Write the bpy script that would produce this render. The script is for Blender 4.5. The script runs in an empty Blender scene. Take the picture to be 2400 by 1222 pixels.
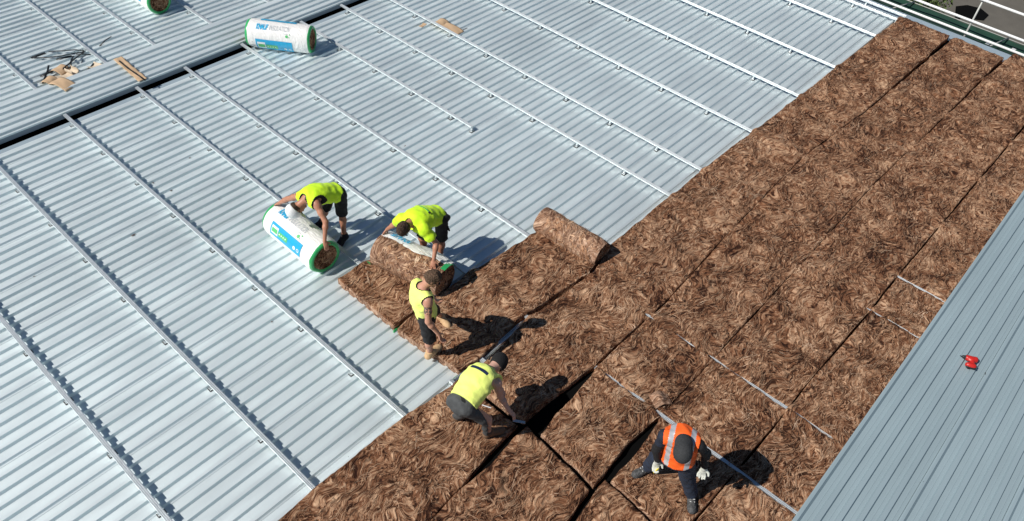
import bpy, bmesh, math, random
import numpy as np
from mathutils import Vector, Matrix
random.seed(7); rng = np.random.default_rng(11)
R = math.radians
scn = bpy.context.scene
col = scn.collection

# ------------------------------------------------------------------ camera
CAM = np.array([-9.9114, -5.5051, 8.8295])
ROT = np.array([[0.671721, -0.737905, 0.065478], [-0.495889, -0.513549, -0.700259], [0.55035, 0.437909, -0.71088]])
FPX = 1841.173
cd = bpy.data.cameras.new('camera'); cam = bpy.data.objects.new('camera', cd); col.objects.link(cam)
cd.sensor_width = 36.0; cd.lens = FPX / 2400 * 36.0; cd.clip_end = 2000; cd.clip_start = .1
m = Matrix((ROT[0], -ROT[1], -ROT[2])).transposed().to_4x4(); m.translation = Vector(CAM); cam.matrix_world = m
scn.camera = cam
def P(px, py, z=0.0):
    """photo pixel (2400 wide) -> point at height z"""
    d = ROT.T @ np.array([(px - 1200) / FPX, (py - 611) / FPX, 1.0])
    return CAM + (z - CAM[2]) / d[2] * d

# ------------------------------------------------------------------ light
SUN = Vector((.93, -.44, -1.0))
w = bpy.data.worlds.new('World'); scn.world = w; w.use_nodes = True
nt = w.node_tree; bg = nt.nodes['Background']; sky = nt.nodes.new('ShaderNodeTexSky')
sky.sky_type = 'NISHITA'; sky.sun_disc = False
sky.sun_elevation = math.atan2(1.0, math.hypot(SUN.x, SUN.y)); sky.sun_rotation = math.atan2(-SUN.x, -SUN.y)
sky.altitude = 100; sky.air_density = 1.0; sky.dust_density = .0; sky.ozone_density = 4.0
nt.links.new(sky.outputs[0], bg.inputs[0]); bg.inputs[1].default_value = .05
sl = bpy.data.lights.new('sun', 'SUN'); so = bpy.data.objects.new('sun', sl); col.objects.link(so)
sl.energy = 5.0; sl.angle = R(.53); sl.color = (1, .955, .89)
so.rotation_euler = SUN.to_track_quat('-Z', 'Y').to_euler(); so.location = (-20, 10, 25)
scn.view_settings.view_transform = 'Standard'; scn.view_settings.look = 'None'
scn.view_settings.exposure = 0.0; scn.view_settings.gamma = 1.0
scn.render.engine = 'CYCLES'

# ------------------------------------------------------------------ materials
MAT = {}
def mat(name, base, rough=.6, metal=0.0, spec=.5, var=0.0, vscale=6.0, bump=0.0, bscale=60.0, coat=0.0, detail=6.0, dist=0.0, sheen=0.0, stretch=None):
    mt = bpy.data.materials.new(name); mt.use_nodes = True; n = mt.node_tree.nodes; l = mt.node_tree.links
    b = n['Principled BSDF']; b.inputs['Base Color'].default_value = (*base, 1); b.inputs['Roughness'].default_value = rough
    b.inputs['Metallic'].default_value = metal; b.inputs['Specular IOR Level'].default_value = spec
    b.inputs['Coat Weight'].default_value = coat; b.inputs['Sheen Weight'].default_value = sheen
    tc = n.new('ShaderNodeTexCoord'); src = tc.outputs['Object']
    if stretch:
        mp = n.new('ShaderNodeMapping'); mp.inputs['Scale'].default_value = stretch; l.new(src, mp.inputs[0]); src = mp.outputs[0]
    if var:
        t = n.new('ShaderNodeTexNoise'); t.inputs['Scale'].default_value = vscale; t.inputs['Detail'].default_value = detail; t.inputs['Distortion'].default_value = dist
        l.new(src, t.inputs['Vector'])
        mr = n.new('ShaderNodeMapRange'); mr.inputs[1].default_value = .25; mr.inputs[2].default_value = .75; mr.inputs[3].default_value = 1 - var; mr.inputs[4].default_value = 1 + var
        l.new(t.outputs[0], mr.inputs[0])
        mx = n.new('ShaderNodeVectorMath'); mx.operation = 'SCALE'; mx.inputs[0].default_value = base; l.new(mr.outputs[0], mx.inputs['Scale'])
        l.new(mx.outputs[0], b.inputs['Base Color'])
    if bump:
        t2 = n.new('ShaderNodeTexNoise'); t2.inputs['Scale'].default_value = bscale; t2.inputs['Detail'].default_value = 5; l.new(src, t2.inputs['Vector'])
        bp = n.new('ShaderNodeBump'); bp.inputs['Strength'].default_value = bump; bp.inputs['Distance'].default_value = .02
        l.new(t2.outputs[0], bp.inputs['Height']); l.new(bp.outputs[0], b.inputs['Normal'])
    MAT[name] = mt
    return mt

def sheet_mat(name, base, rough, smudge, spec=.5, metal=0.0):
    """coated steel: soft smudges, small dirt specks, slight oil-canning"""
    mt = bpy.data.materials.new(name); mt.use_nodes = True; n = mt.node_tree.nodes; l = mt.node_tree.links
    b = n['Principled BSDF']; b.inputs['Specular IOR Level'].default_value = spec; b.inputs['Metallic'].default_value = metal
    geo = n.new('ShaderNodeNewGeometry'); src = geo.outputs['Position']
    mp = n.new('ShaderNodeMapping'); mp.inputs['Scale'].default_value = (.45, 2.2, 1); l.new(src, mp.inputs[0])
    t = n.new('ShaderNodeTexNoise'); t.inputs['Scale'].default_value = 1.6; t.inputs['Detail'].default_value = 9; t.inputs['Roughness'].default_value = .62; l.new(mp.outputs[0], t.inputs['Vector'])
    mr = n.new('ShaderNodeMapRange'); mr.inputs[1].default_value = .3; mr.inputs[2].default_value = .7; mr.inputs[3].default_value = 1 - smudge; mr.inputs[4].default_value = 1 + smudge; l.new(t.outputs[0], mr.inputs[0])
    v = n.new('ShaderNodeTexVoronoi'); v.inputs['Scale'].default_value = 3.4; l.new(src, v.inputs['Vector'])
    sp = n.new('ShaderNodeMapRange'); sp.inputs[1].default_value = .012; sp.inputs[2].default_value = .03; sp.inputs[3].default_value = .45; sp.inputs[4].default_value = 1; l.new(v.outputs['Distance'], sp.inputs[0])
    ps = n.new('ShaderNodeMath'); ps.operation = 'MULTIPLY'; l.new(mr.outputs[0], ps.inputs[0]); l.new(sp.outputs[0], ps.inputs[1])
    v2 = n.new('ShaderNodeTexVoronoi'); v2.inputs['Scale'].default_value = 5.1; l.new(src, v2.inputs['Vector'])
    sq = n.new('ShaderNodeMapRange'); sq.inputs[1].default_value = .010; sq.inputs[2].default_value = .03; sq.inputs[3].default_value = 1.25; sq.inputs[4].default_value = 1; l.new(v2.outputs['Distance'], sq.inputs[0])
    pw = n.new('ShaderNodeMath'); pw.operation = 'MULTIPLY'; l.new(ps.outputs[0], pw.inputs[0]); l.new(sq.outputs[0], pw.inputs[1]); ps = pw
    oi = n.new('ShaderNodeObjectInfo'); orr = n.new('ShaderNodeMapRange'); orr.inputs[3].default_value = .96; orr.inputs[4].default_value = 1.03; l.new(oi.outputs['Random'], orr.inputs[0])
    p2 = n.new('ShaderNodeMath'); p2.operation = 'MULTIPLY'; l.new(ps.outputs[0], p2.inputs[0]); l.new(orr.outputs[0], p2.inputs[1])
    mx = n.new('ShaderNodeVectorMath'); mx.operation = 'SCALE'; mx.inputs[0].default_value = base; l.new(p2.outputs[0], mx.inputs['Scale']); l.new(mx.outputs[0], b.inputs['Base Color'])
    rr = n.new('ShaderNodeMapRange'); rr.inputs[1].default_value = .3; rr.inputs[2].default_value = .7; rr.inputs[3].default_value = rough - .07; rr.inputs[4].default_value = rough + .1; l.new(t.outputs[0], rr.inputs[0]); l.new(rr.outputs[0], b.inputs['Roughness'])
    t3 = n.new('ShaderNodeTexNoise'); t3.inputs['Scale'].default_value = 3.2; t3.inputs['Detail'].default_value = 3; l.new(mp.outputs[0], t3.inputs['Vector'])
    bp = n.new('ShaderNodeBump'); bp.inputs['Strength'].default_value = .12; bp.inputs['Distance'].default_value = .01; l.new(t3.outputs[0], bp.inputs['Height']); l.new(bp.outputs[0], b.inputs['Normal'])
    MAT[name] = mt

def wool_mat(name, dark, mid, light, scale=7.0):
    """matted mineral wool: locally combed, swirled filaments"""
    mt = bpy.data.materials.new(name); mt.use_nodes = True; n = mt.node_tree.nodes; l = mt.node_tree.links
    b = n['Principled BSDF']; b.inputs['Roughness'].default_value = .85; b.inputs['Specular IOR Level'].default_value = .15
    tc = n.new('ShaderNodeTexCoord'); src = tc.outputs['Object']
    def warp(src, sc_, amt, det=2):
        w1 = n.new('ShaderNodeTexNoise'); w1.inputs['Scale'].default_value = sc_; w1.inputs['Detail'].default_value = det; l.new(src, w1.inputs['Vector'])
        sb = n.new('ShaderNodeVectorMath'); sb.operation = 'SUBTRACT'; sb.inputs[1].default_value = (.5, .5, .5); l.new(w1.outputs['Color'], sb.inputs[0])
        sc = n.new('ShaderNodeVectorMath'); sc.operation = 'SCALE'; sc.inputs['Scale'].default_value = amt; l.new(sb.outputs[0], sc.inputs[0])
        ad = n.new('ShaderNodeVectorMath'); ad.operation = 'ADD'; l.new(src, ad.inputs[0]); l.new(sc.outputs[0], ad.inputs[1]); return ad.outputs[0]
    v = warp(src, 1.5, .68); v = warp(v, 5.5, .19)
    def layer(rot, scl, sca, dist, det=6):
        mp = n.new('ShaderNodeMapping'); mp.inputs['Scale'].default_value = scl; mp.inputs['Rotation'].default_value = (0, 0, rot); l.new(v, mp.inputs[0])
        f = n.new('ShaderNodeTexNoise'); f.inputs['Scale'].default_value = sca; f.inputs['Detail'].default_value = det; f.inputs['Roughness'].default_value = .56; f.inputs['Distortion'].default_value = dist; l.new(mp.outputs[0], f.inputs['Vector']); return f.outputs[0]
    f1 = layer(-.45, (1, 6.0, 2.5), scale * .95, .55); f2 = layer(.95, (1, 4.6, 2.5), scale * 1.1, .75); f3 = layer(0, (1, 1, 1), 2.2, 0, 4); fm = layer(0, (1, 1, 1), 3.0, .5, 2)
    st = n.new('ShaderNodeMapRange'); st.inputs[1].default_value = .44; st.inputs[2].default_value = .56; l.new(fm, st.inputs[0])
    mixf = n.new('ShaderNodeMix'); mixf.data_type = 'FLOAT'; l.new(st.outputs[0], mixf.inputs[0]); l.new(f1, mixf.inputs[2]); l.new(f2, mixf.inputs[3])
    m2 = n.new('ShaderNodeMath'); m2.operation = 'MULTIPLY_ADD'; m2.inputs[1].default_value = .31; l.new(f3, m2.inputs[0])
    m1 = n.new('ShaderNodeMath'); m1.operation = 'MULTIPLY'; m1.inputs[1].default_value = .69; l.new(mixf.outputs[0], m1.inputs[0]); l.new(m1.outputs[0], m2.inputs[2])
    cr = n.new('ShaderNodeValToRGB'); l.new(m2.outputs[0], cr.inputs[0])
    e = cr.color_ramp.elements; e[0].position = .422; e[0].color = (*dark, 1); e[1].position = .612; e[1].color = (*light, 1)
    k = cr.color_ramp.elements.new(.505); k.color = (*mid, 1)
    f4 = layer(-.45, (1, 8.0, 2.5), 3.2, .3, 6); s4 = n.new('ShaderNodeMapRange'); s4.inputs[1].default_value = .54; s4.inputs[2].default_value = .68; s4.inputs[4].default_value = .55; l.new(f4, s4.inputs[0])
    mc = n.new('ShaderNodeMix'); mc.data_type = 'RGBA'; l.new(s4.outputs[0], mc.inputs[0]); l.new(cr.outputs[0], mc.inputs[6]); mc.inputs[7].default_value = (light[0] * 1.05, light[1] * 1.05, light[2] * 1.05, 1)
    l.new(mc.outputs[2], b.inputs['Base Color'])
    bp = n.new('ShaderNodeBump'); bp.inputs['Strength'].default_value = 1.0; bp.inputs['Distance'].default_value = .085; l.new(m2.outputs[0], bp.inputs['Height']); l.new(bp.outputs[0], b.inputs['Normal'])
    MAT[name] = mt

def fibre_mat(name):
    mt = bpy.data.materials.new(name); mt.use_nodes = True; n = mt.node_tree.nodes; l = mt.node_tree.links
    b = n['Principled BSDF']; b.inputs['Roughness'].default_value = .8; b.inputs['Specular IOR Level'].default_value = .2
    a = n.new('ShaderNodeAttribute'); a.attribute_name = 'col'; l.new(a.outputs['Color'], b.inputs['Base Color'])
    MAT[name] = mt

sheet_mat('liner', (.72, .80, .815), .56, .03, .5, .56)
sheet_mat('weather', (.305, .39, .425), .42, .05, .5, .1)
mat('galv', (.74, .78, .79), .42, .72, .5, var=.08, vscale=9, bump=.05)
mat('galv_blue', (.5, .56, .58), .45, .2, var=.06)
mat('fascia', (.22, .27, .32), .5, .1)
mat('dark_steel', (.03, .03, .032), .5)
mat('deck_under', (.05, .05, .055), .8)
wool_mat('wool', (.032, .0115, .006), (.212, .093, .046), (.58, .37, .23))
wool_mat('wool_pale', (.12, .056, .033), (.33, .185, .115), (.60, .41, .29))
fibre_mat('fibre')
mat('wrap', (.80, .79, .77), .33, spec=.5, var=.06, vscale=5, bump=.8, bscale=7, stretch=(6, 1.5, 1.5))
mat('wrap_green', (.03, .36, .11), .3, var=.15, vscale=6, bump=.3, bscale=14)
mat('print_blue', (.010, .36, .63), .35, var=.08, vscale=6, bump=.3, bscale=9, stretch=(10, 1, 1))
mat('print_cyan', (.01, .42, .74), .35)
mat('print_grey', (.50, .53, .56), .4)
mat('print_green', (.10, .50, .17), .4)
mat('print_white', (.8, .8, .8), .4)
mat('hiviz', (.62, .96, .014), .75, var=.05, vscale=4, bump=.5, bscale=14, sheen=.1)
mat('hiviz_pale', (.86, .98, .22), .75, var=.05, vscale=4, bump=.5, bscale=14, sheen=.1)
mat('orange_vest', (.95, .13, .012), .75, var=.06, vscale=4, bump=.5, bscale=14)
mat('reflective', (.55, .56, .58), .35, .3)
mat('black_cloth', (.010, .010, .012), .85, var=.2, vscale=8, bump=.5, bscale=25)
mat('navy_cloth', (.012, .018, .035), .85, var=.2, vscale=8, bump=.5, bscale=25)
mat('jeans', (.062, .066, .068), .9, var=.35, vscale=7, bump=.6, bscale=22)
mat('work_trousers', (.016, .026, .050), .9, var=.25, vscale=7, bump=.6, bscale=22)
mat('skin', (.50, .25, .165), .5, var=.1, vscale=9, bump=.08, bscale=40)
mat('skin_tan', (.42, .19, .115), .5, var=.12, vscale=9, bump=.08, bscale=40)
mat('skin_pale', (.58, .34, .26), .5, var=.1, vscale=9, bump=.08, bscale=40)
mat('tattoo', (.10, .075, .065), .6, var=.5, vscale=60)
mat('hair', (.075, .040, .022), .55, var=.7, vscale=70, bump=1.0, bscale=140)
mat('hair_tan', (.13, .075, .042), .55, var=.7, vscale=60, bump=1.0, bscale=140)
mat('cap_white', (.78, .78, .77), .6, var=.05, bump=.2, bscale=20)
mat('cap_black', (.007, .007, .008), .9, bump=.4, bscale=90)
mat('cap_grey', (.032, .034, .036), .9, var=.3, vscale=60, bump=.4, bscale=120)
mat('leather_dark', (.16, .09, .05), .7, var=.2, vscale=20)
mat('leather_tan', (.55, .36, .19), .7, var=.15, vscale=20, bump=.3)
mat('rubber_black', (.012, .012, .013), .7)
mat('boot_grey', (.07, .07, .07), .8, var=.8, vscale=34, bump=.8)
mat('sock', (.6, .6, .58), .9)
mat('glove', (.62, .64, .57), .8, var=.08, vscale=14, bump=.3)
mat('glass_dark', (.005, .005, .006), .1)
mat('card', (.52, .36, .22), .85, var=.08, vscale=12, bump=.2)
mat('card_pale', (.60, .50, .38), .85, var=.08, vscale=12, bump=.2)
mat('strap', (.006, .006, .007), .4)
mat('tool_red', (.50, .02, .015), .4, var=.1)
mat('tool_black', (.015, .015, .016), .5)
mat('steel', (.6, .6, .6), .25, .9)
mat('yellow', (.85, .65, .01), .5)
mat('white_tube', (.80, .81, .79), .4, bump=.05)
mat('tube_grey', (.42, .43, .40), .5, .2, var=.1)
mat('flashing', (.33, .41, .47), .4, .15, var=.05)
mat('net_green', (.010, .048, .028), .8, var=.3, vscale=3, bump=.5, bscale=30)
mat('asphalt', (.115, .105, .088), .95, var=.14, vscale=1.4, bump=.3, bscale=200, detail=9)
mat('flat_black', (.004, .004, .004), 1.0, spec=.05)  # plain deep black for the gap, the open joints and the tarmac shape
mat('bark', (.06, .045, .03), .9)
mat('leaf', (.06, .095, .018), .7, var=.5, vscale=5)
mat('badge', (.008, .02, .06), .6, var=.6, vscale=60)

# ------------------------------------------------------------------ helpers
def tag(o, label=None, cat=None, group=None, kind=None):
    if label: o['label'] = label
    if cat: o['category'] = cat
    if group: o['group'] = group
    if kind: o['kind'] = kind
    return o
def link(o, parent=None):
    col.objects.link(o)
    if parent is not None: o.parent = parent
    return o
def empty(name, loc=(0, 0, 0), rz=0.0):
    o = bpy.data.objects.new(name, None); o.location = loc; o.rotation_euler = (0, 0, rz); o.empty_display_size = .2
    return link(o)
def mesh_np(name, V, Fc, mats, smooth=True, midx=None):
    me = bpy.data.meshes.new(name)
    V = np.asarray(V, np.float32); Fc = np.asarray(Fc, np.int32); k = Fc.shape[1]
    me.vertices.add(len(V)); me.vertices.foreach_set('co', V.ravel())
    me.loops.add(Fc.size); me.loops.foreach_set('vertex_index', Fc.ravel())
    me.polygons.add(len(Fc)); me.polygons.foreach_set('loop_start', np.arange(0, Fc.size, k, dtype=np.int32))
    for mm in (mats if isinstance(mats, (list, tuple)) else [mats]): me.materials.append(MAT[mm])
    if midx is not None: me.polygons.foreach_set('material_index', np.asarray(midx, np.int32))
    me.polygons.foreach_set('use_smooth', np.full(len(Fc), smooth))
    me.update(calc_edges=True); me.validate()
    return me
def obj(name, me, parent=None):
    return link(bpy.data.objects.new(name, me), parent)
class MB:
    """collects simple solids into one mesh"""
    def __init__(s): s.bm = bmesh.new()
    def box(s, c, size, rot=None, bev=0.0):
        r = bmesh.ops.create_cube(s.bm, size=1.0); vs = r['verts']
        M = Matrix.Translation(Vector(c)) @ (rot.to_4x4() if rot is not None else Matrix.Identity(4)) @ Matrix.Diagonal((*size, 1))
        bmesh.ops.transform(s.bm, matrix=M, verts=vs)
        if bev:
            es = list({e for v in vs for e in v.link_edges}); bmesh.ops.bevel(s.bm, geom=es, offset=bev, segments=2, affect='EDGES', profile=.5)
        return s
    def tube(s, pts, r, n=8, caps=True):
        pts = [Vector(p) for p in pts]; rs = r if isinstance(r, (list, tuple)) else [r] * len(pts); rings = []; up = Vector((0, 0, 1))
        for i, p in enumerate(pts):
            t = (pts[min(i + 1, len(pts) - 1)] - pts[max(i - 1, 0)]).normalized()
            a = t.cross(up); a = a.normalized() if a.length > .05 else t.cross(Vector((1, 0, 0))).normalized()
            b = t.cross(a)
            rings.append([s.bm.verts.new(p + rs[i] * (math.cos(2 * math.pi * k / n) * a + math.sin(2 * math.pi * k / n) * b)) for k in range(n)])
        for A, B in zip(rings, rings[1:]):
            for k in range(n): s.bm.faces.new((A[k], A[(k + 1) % n], B[(k + 1) % n], B[k]))
        if caps: s.bm.faces.new(rings[0]); s.bm.faces.new(rings[-1][::-1])
        return s
    def prism(s, poly, axis_from, axis_to, ax='y'):
        """extrude an (a,b) polygon along an axis"""
        def pt(a, b, t): return {'y': (a, t, b), 'x': (t, a, b), 'z': (a, b, t)}[ax]
        A = [s.bm.verts.new(pt(a, b, axis_from)) for a, b in poly]; B = [s.bm.verts.new(pt(a, b, axis_to)) for a, b in poly]
        k = len(poly)
        for i in range(k): s.bm.faces.new((A[i], A[(i + 1) % k], B[(i + 1) % k], B[i]))
        s.bm.faces.new(A); s.bm.faces.new(B[::-1])
        return s
    def mesh(s, name, mt, smooth=False):
        bmesh.ops.recalc_face_normals(s.bm, faces=s.bm.faces)
        me = bpy.data.meshes.new(name); s.bm.to_mesh(me); s.bm.free()
        for mm in (mt if isinstance(mt, (list, tuple)) else [mt]): me.materials.append(MAT[mm])
        if smooth: me.polygons.foreach_set('use_smooth', [True] * len(me.polygons))
        return me
    def build(s, name, mt, parent=None, smooth=False): return obj(name, s.mesh(name, mt, smooth), parent)
def strip_sheet(name, prof, x0, x1, mt, nx=1):
    """open profile of (y,z) extruded along x, flat shaded"""
    prof = np.array(prof); xs = np.linspace(x0, x1, nx + 1); k = len(prof)
    V = np.concatenate([np.column_stack([np.full(k, x), prof]) for x in xs])
    Fc = [(i * k + j, i * k + j + 1, (i + 1) * k + j + 1, (i + 1) * k + j) for i in range(nx) for j in range(k - 1)]
    return mesh_np(name, V, Fc, mt, smooth=False)

# smooth lattice noise, vectorised
def hash2(i, j, s):
    h = (i * 374761393 + j * 668265263 + s * 974634777) & 0x7fffffff
    h = ((h ^ (h >> 13)) * 1274126177) & 0x7fffffff
    return ((h ^ (h >> 16)) & 0xffff) / 65535.0
def vnoise(x, y, s=0):
    x = np.asarray(x, float); y = np.asarray(y, float)
    i = np.floor(x).astype(np.int64); j = np.floor(y).astype(np.int64); u = x - i; v = y - j
    u = u * u * u * (u * (6 * u - 15) + 10); v = v * v * v * (v * (6 * v - 15) + 10)
    a = hash2(i, j, s); b = hash2(i + 1, j, s); c = hash2(i, j + 1, s); d = hash2(i + 1, j + 1, s)
    return (a * (1 - u) + b * u) * (1 - v) + (c * (1 - u) + d * u) * v
def fbm(x, y, s=0, o=4):
    t = 0; a = .5
    for k in range(o): t = t + a * (vnoise(x, y, s + k * 17) - .5); x = x * 2.03; y = y * 2.03; a *= .55
    return t

# ------------------------------------------------------------------ setting: ground, building, liner roof
gm = mesh_np('ground', [(-300, -300, -8), (400, -300, -8), (400, 400, -8), (-300, 400, -8)], [(0, 1, 2, 3)], 'asphalt')
tag(obj('ground', gm), 'grey brown tarmac far below the roof edge', kind='structure')
db = MB()
db.box((-3.125, -9.65, -4.06), (26.25, 34.6, 7.86)); db.box((-3.125, 16.7, -4.06), (26.25, 16.6, 7.86)); db.box((-3.125, 8.03, -4.5), (26.25, .82, 6.9))
roof = db.build('roof_deck', 'deck_under'); tag(roof, 'ribbed light grey steel liner roof', kind='structure')
RP = .183333; RH = .040
def rib(y, z0=0.0, h=RH, f=.015, t=.047, b=.018): return [(y, z0), (y + f, z0 + h), (y + f + t, z0 + h), (y + f + t + b, z0)]
SW = RP * 5; Y0 = .955
def liner_profile(n=5, lip=True):
    p = [(-.020, .0005), (-.0195, .005), (-.001, .0115)] if lip else []
    for k in range(n): p += rib(k * RP, 0.0)[1 if k == 0 else 0:]
    return p + [(n * RP + .004, 0.0)]
lm = strip_sheet('liner_sheet', liner_profile(), -16.0, 9.74, 'liner')
for k in range(-9, 7):
    o = obj('liner_sheet', lm, roof); o.location = (0, Y0 + k * SW, 0)
part = strip_sheet('liner_sheet', liner_profile(2), -16.0, 9.74, 'liner'); o = obj('liner_sheet', part, roof); o.location = (0, Y0 + 7 * SW, 0)
for k in range(0, 9):
    o = obj('liner_sheet', lm, roof); o.location = (0, 8.62 + .038 + k * SW, 0)

# flat trim on the near lip of the gap
tm = MB(); tm.box((-3.1, 7.80, -.008), (25.7, .12, .004)); tm.box((-3.1, 7.859, -.10), (25.7, .004, .18))
tm.build('edge_trim', 'flashing', roof)
# eave flashing at the far end
fl = MB(); fl.box((9.97, -2, .012), (.36, 20, .006)); fl.box((10.15, -2, -.1), (.006, 20, .22))
tag(fl.build('eave_flashing', 'flashing'), 'flat blue grey metal flashing along the far roof edge', 'flashing')
# profile fillers closing the ribs at the eave
cm = MB().prism([(0, 0), (.015, RH - .001), (.062, RH - .001), (.08, 0)], 9.741, 9.75, 'x').mesh('rib_closer', 'dark_steel')
for k in range(-26, 34):
    y = .038 + k * RP
    if y < 4: o = obj('rib_closer', cm, roof); o.location = (0, y, 0)

# raised weather sheet laid over the wall line beyond the gap
zb = .14
wb = strip_sheet('cover_sheet', [(0, zb - .03), (.001, zb), (.045, zb)] + sum([rib(.045 + k * .19, zb) for k in range(5)], []) + [(1.03, zb), (1.031, zb - .03)], -16, 9.7, 'liner')
cov = tag(obj('cover_sheet', wb), 'raised ribbed light grey sheet running alongside the dark gap', 'roof sheet'); cov.location = (0, 7.965, 0)
MB().box((-3.1, 7.985, .075), (25.6, .03, .11)).build('drop_face', 'fascia', cov).location = (0, -7.965, 0)
MB().box((-3.1, 8.3, -.4), (25.6, .03, .86)).build('inner_wall', 'flat_black', cov).location = (0, -7.965, 0)  # back of the gap, coloured black so the recess reads as dark void
MB().box((-3.1, 8.66, .06), (25.6, .62, .12)).build('packing', 'deck_under', cov).location = (0, -7.965, 0)

# blue weather sheets on the right
ws = empty('finished_roof', (0, 0, 0)); tag(ws, 'blue grey ribbed weather sheets already fixed over the insulation', 'roof sheet')
bp_ = [(.012, -.03), (.010, .028), (-.004, .036), (-.036, .036), (-.066, 0.0)]
for k in range(5):
    y = -.066 - k * .19
    bp_ += [(y - .05, 0), (y - .053, .0025), (y - .062, .0025), (y - .065, 0), (y - .108, 0), (y - .122, .036), (y - .175, .036), (y - .19, 0)] if k < 4 else [(y - .05, 0), (y - .053, .0025), (y - .062, .0025), (y - .065, 0), (y - .11, -.002)]
bm_ = strip_sheet('weather_sheet', bp_, -10, 9.9, 'weather')
for k in range(7):
    o = obj('weather_sheet', bm_, ws); o.location = (0, -5.468 - k * .95, .15)

# ------------------------------------------------------------------ spacer rails with brackets
RX = [-9.08, -7.694, -6.246, -4.889, -3.862, -2.558, -1.108, 0.0, 1.02, 2.771, 4.609, 6.261, 8.306, 9.481]
RZ = .127
def rail_mesh(y0, y1):
    h = RZ; pr = [(-.029, h - .034), (-.031, h - .012), (-.027, h), (-.015, h), (-.013, h - .0035), (-.009, h - .0035), (-.007, h), (.007, h), (.009, h - .0035), (.013, h - .0035), (.015, h), (.027, h), (.031, h - .012), (.029, h - .034)]
    return MB().prism(pr, y0, y1).mesh('bar', 'galv')
bk = MB()
bk.box((0, 0, .0105), (.075, .05, .005)); bk.box((-.012, 0, .05), (.004, .034, .095)); bk.box((.012, 0, .05), (.004, .034, .095))
bk.box((0, 0, .091), (.03, .034, .004)); bk.box((-.024, 0, .02), (.026, .004, .034), Matrix.Rotation(.5, 3, 'Y')); bk.box((.024, 0, .02), (.026, .004, .034), Matrix.Rotation(-.5, 3, 'Y'))
bkm = bk.mesh('bracket', 'galv')
pdm = MB().box((0, 0, .0045), (.105, .078, .007), None, .002).mesh('pad', 'dark_steel')
scm = MB().box((0, 0, .017), (.016, .014, .008), None, .002).mesh('screw_head', 'galv')
ORD = ['first', 'second', 'third', 'fourth', 'fifth', 'sixth', 'seventh', 'eighth', 'ninth', 'tenth', 'eleventh', 'twelfth', 'thirteenth', 'fourteenth', 'fifteenth']
def rail(x, y0, y1, label, group, ys):
    e = empty('spacer_rail', (x, 0, 0)); tag(e, label, 'rail', group)
    obj('bar', rail_mesh(y0, y1), e)
    for y in ys:
        b = obj('bracket', bkm, e); b.location = (0, y, 0)
        obj('pad', pdm, b)
        if abs(y) < 99 and x < 3.5 and y > -1.3 and y < 8.5:
            for sx in (-1, 1):
                for sy in (-1, 1): q = obj('screw_head', scm, b); q.location = (sx * .033, sy * .021, 0)
for i, x in enumerate(RX):
    ys = [1.1 * n for n in range(-1, 8) if not (i == 6 and 1.1 * n < 2.7)]
    if i == 6: ys.append(2.75)
    lab = 'short steel spacer rail that stops short on the open liner sheets' if i == 6 else 'steel spacer rail, %s counted from the bottom left corner' % ORD[i]
    rail(x, 2.735 if i == 6 else (-6.3 if i in (4, 5, 7, 8) else -1.3), 7.9 + (i % 3) * .02, lab, 'spacer rails on the near roof', ys)
rail(9.80, -1.2, 9.0, 'thin steel rail nearest the far roof edge', 'spacer rails on the near roof', [-.2 + 1.1 * k for k in range(0, 5)])
for j, i in enumerate((1, 2, 3, 4, 5, 6, 7)):
    rail(RX[i], 8.99, 18, 'steel spacer rail beyond the raised sheet, %s from the left' % ORD[j], 'spacer rails beyond the gap', [9.9 + 1.1 * n for n in range(7)])

# ------------------------------------------------------------------ insulation
def lerp_edge(pts):
    pts = sorted((float(a), float(b)) for a, b in pts); X = [p[0] for p in pts]; Yv = [p[1] for p in pts]
    return lambda x: np.interp(x, X, Yv)
def edge_px(pts, z=.14): return [tuple(P(*p, z)[:2]) for p in pts]
# rail tops left bare: x, from y, to y, bare half width
SHOW = [(-3.862, -2.40, -3.18, -.008), (-3.862, -3.36, -5.6, .004), (-2.558, -2.28, -2.42, .0), (-2.558, -2.80, -3.14, -.003), (-2.558, -3.38, -4.55, .0), (-2.558, -4.70, -5.3, .002), (0.0, -4.68, -5.6, .0), (1.02, -4.68, -5.6, -.003)]
def wool_h(x, y, seed):
    h = .150 + .040 * fbm(x * 1.3, y * 1.3, seed, 3) + .060 * fbm(x * 4.2, y * 4.2, seed + 5, 3) + .030 * fbm(x * 12 + 2 * vnoise(x * 5, y * 5, seed), y * 12 + 2 * vnoise(x * 5, y * 5, seed + 1), seed + 9, 3) - .0 * (np.abs(fbm(x * 6 + 1.5 * vnoise(x * 4, y * 4, seed + 2), y * 6, seed + 40, 3)) < .02)
    for rx in RX:                                                    # humps over hidden rails
        h = h + .012 * np.exp(-((x - rx) / .12) ** 2)
    for rx, ya, yb_, wv in SHOW:
        k = np.clip((ya + .12 - y) / .18, 0, 1) * np.clip((y - yb_ + .12) / .18, 0, 1)
        wob = .005 * np.sin(y * 9 + rx) + .014 * (vnoise(y * 5, rx * 3, 3) - .5)
        d = np.abs(x - rx + wob); dip = np.clip(1 - (d - wv) / .042, 0, 1); dip = dip * dip * (3 - 2 * dip)
        h = h * (1 - k * dip) + .092 * k * dip
    return h
PAL = np.array([(.42, .26, .165), (.33, .19, .115), (.52, .35, .24), (.22, .115, .065), (.13, .062, .035), (.075, .034, .019), (.62, .46, .34), (.38, .21, .12), (.04, .018, .01)]) * np.array([1.0, .96, .90])
PALW = np.array([.20, .20, .18, .12, .05, .04, .07, .14, .0])
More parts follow.
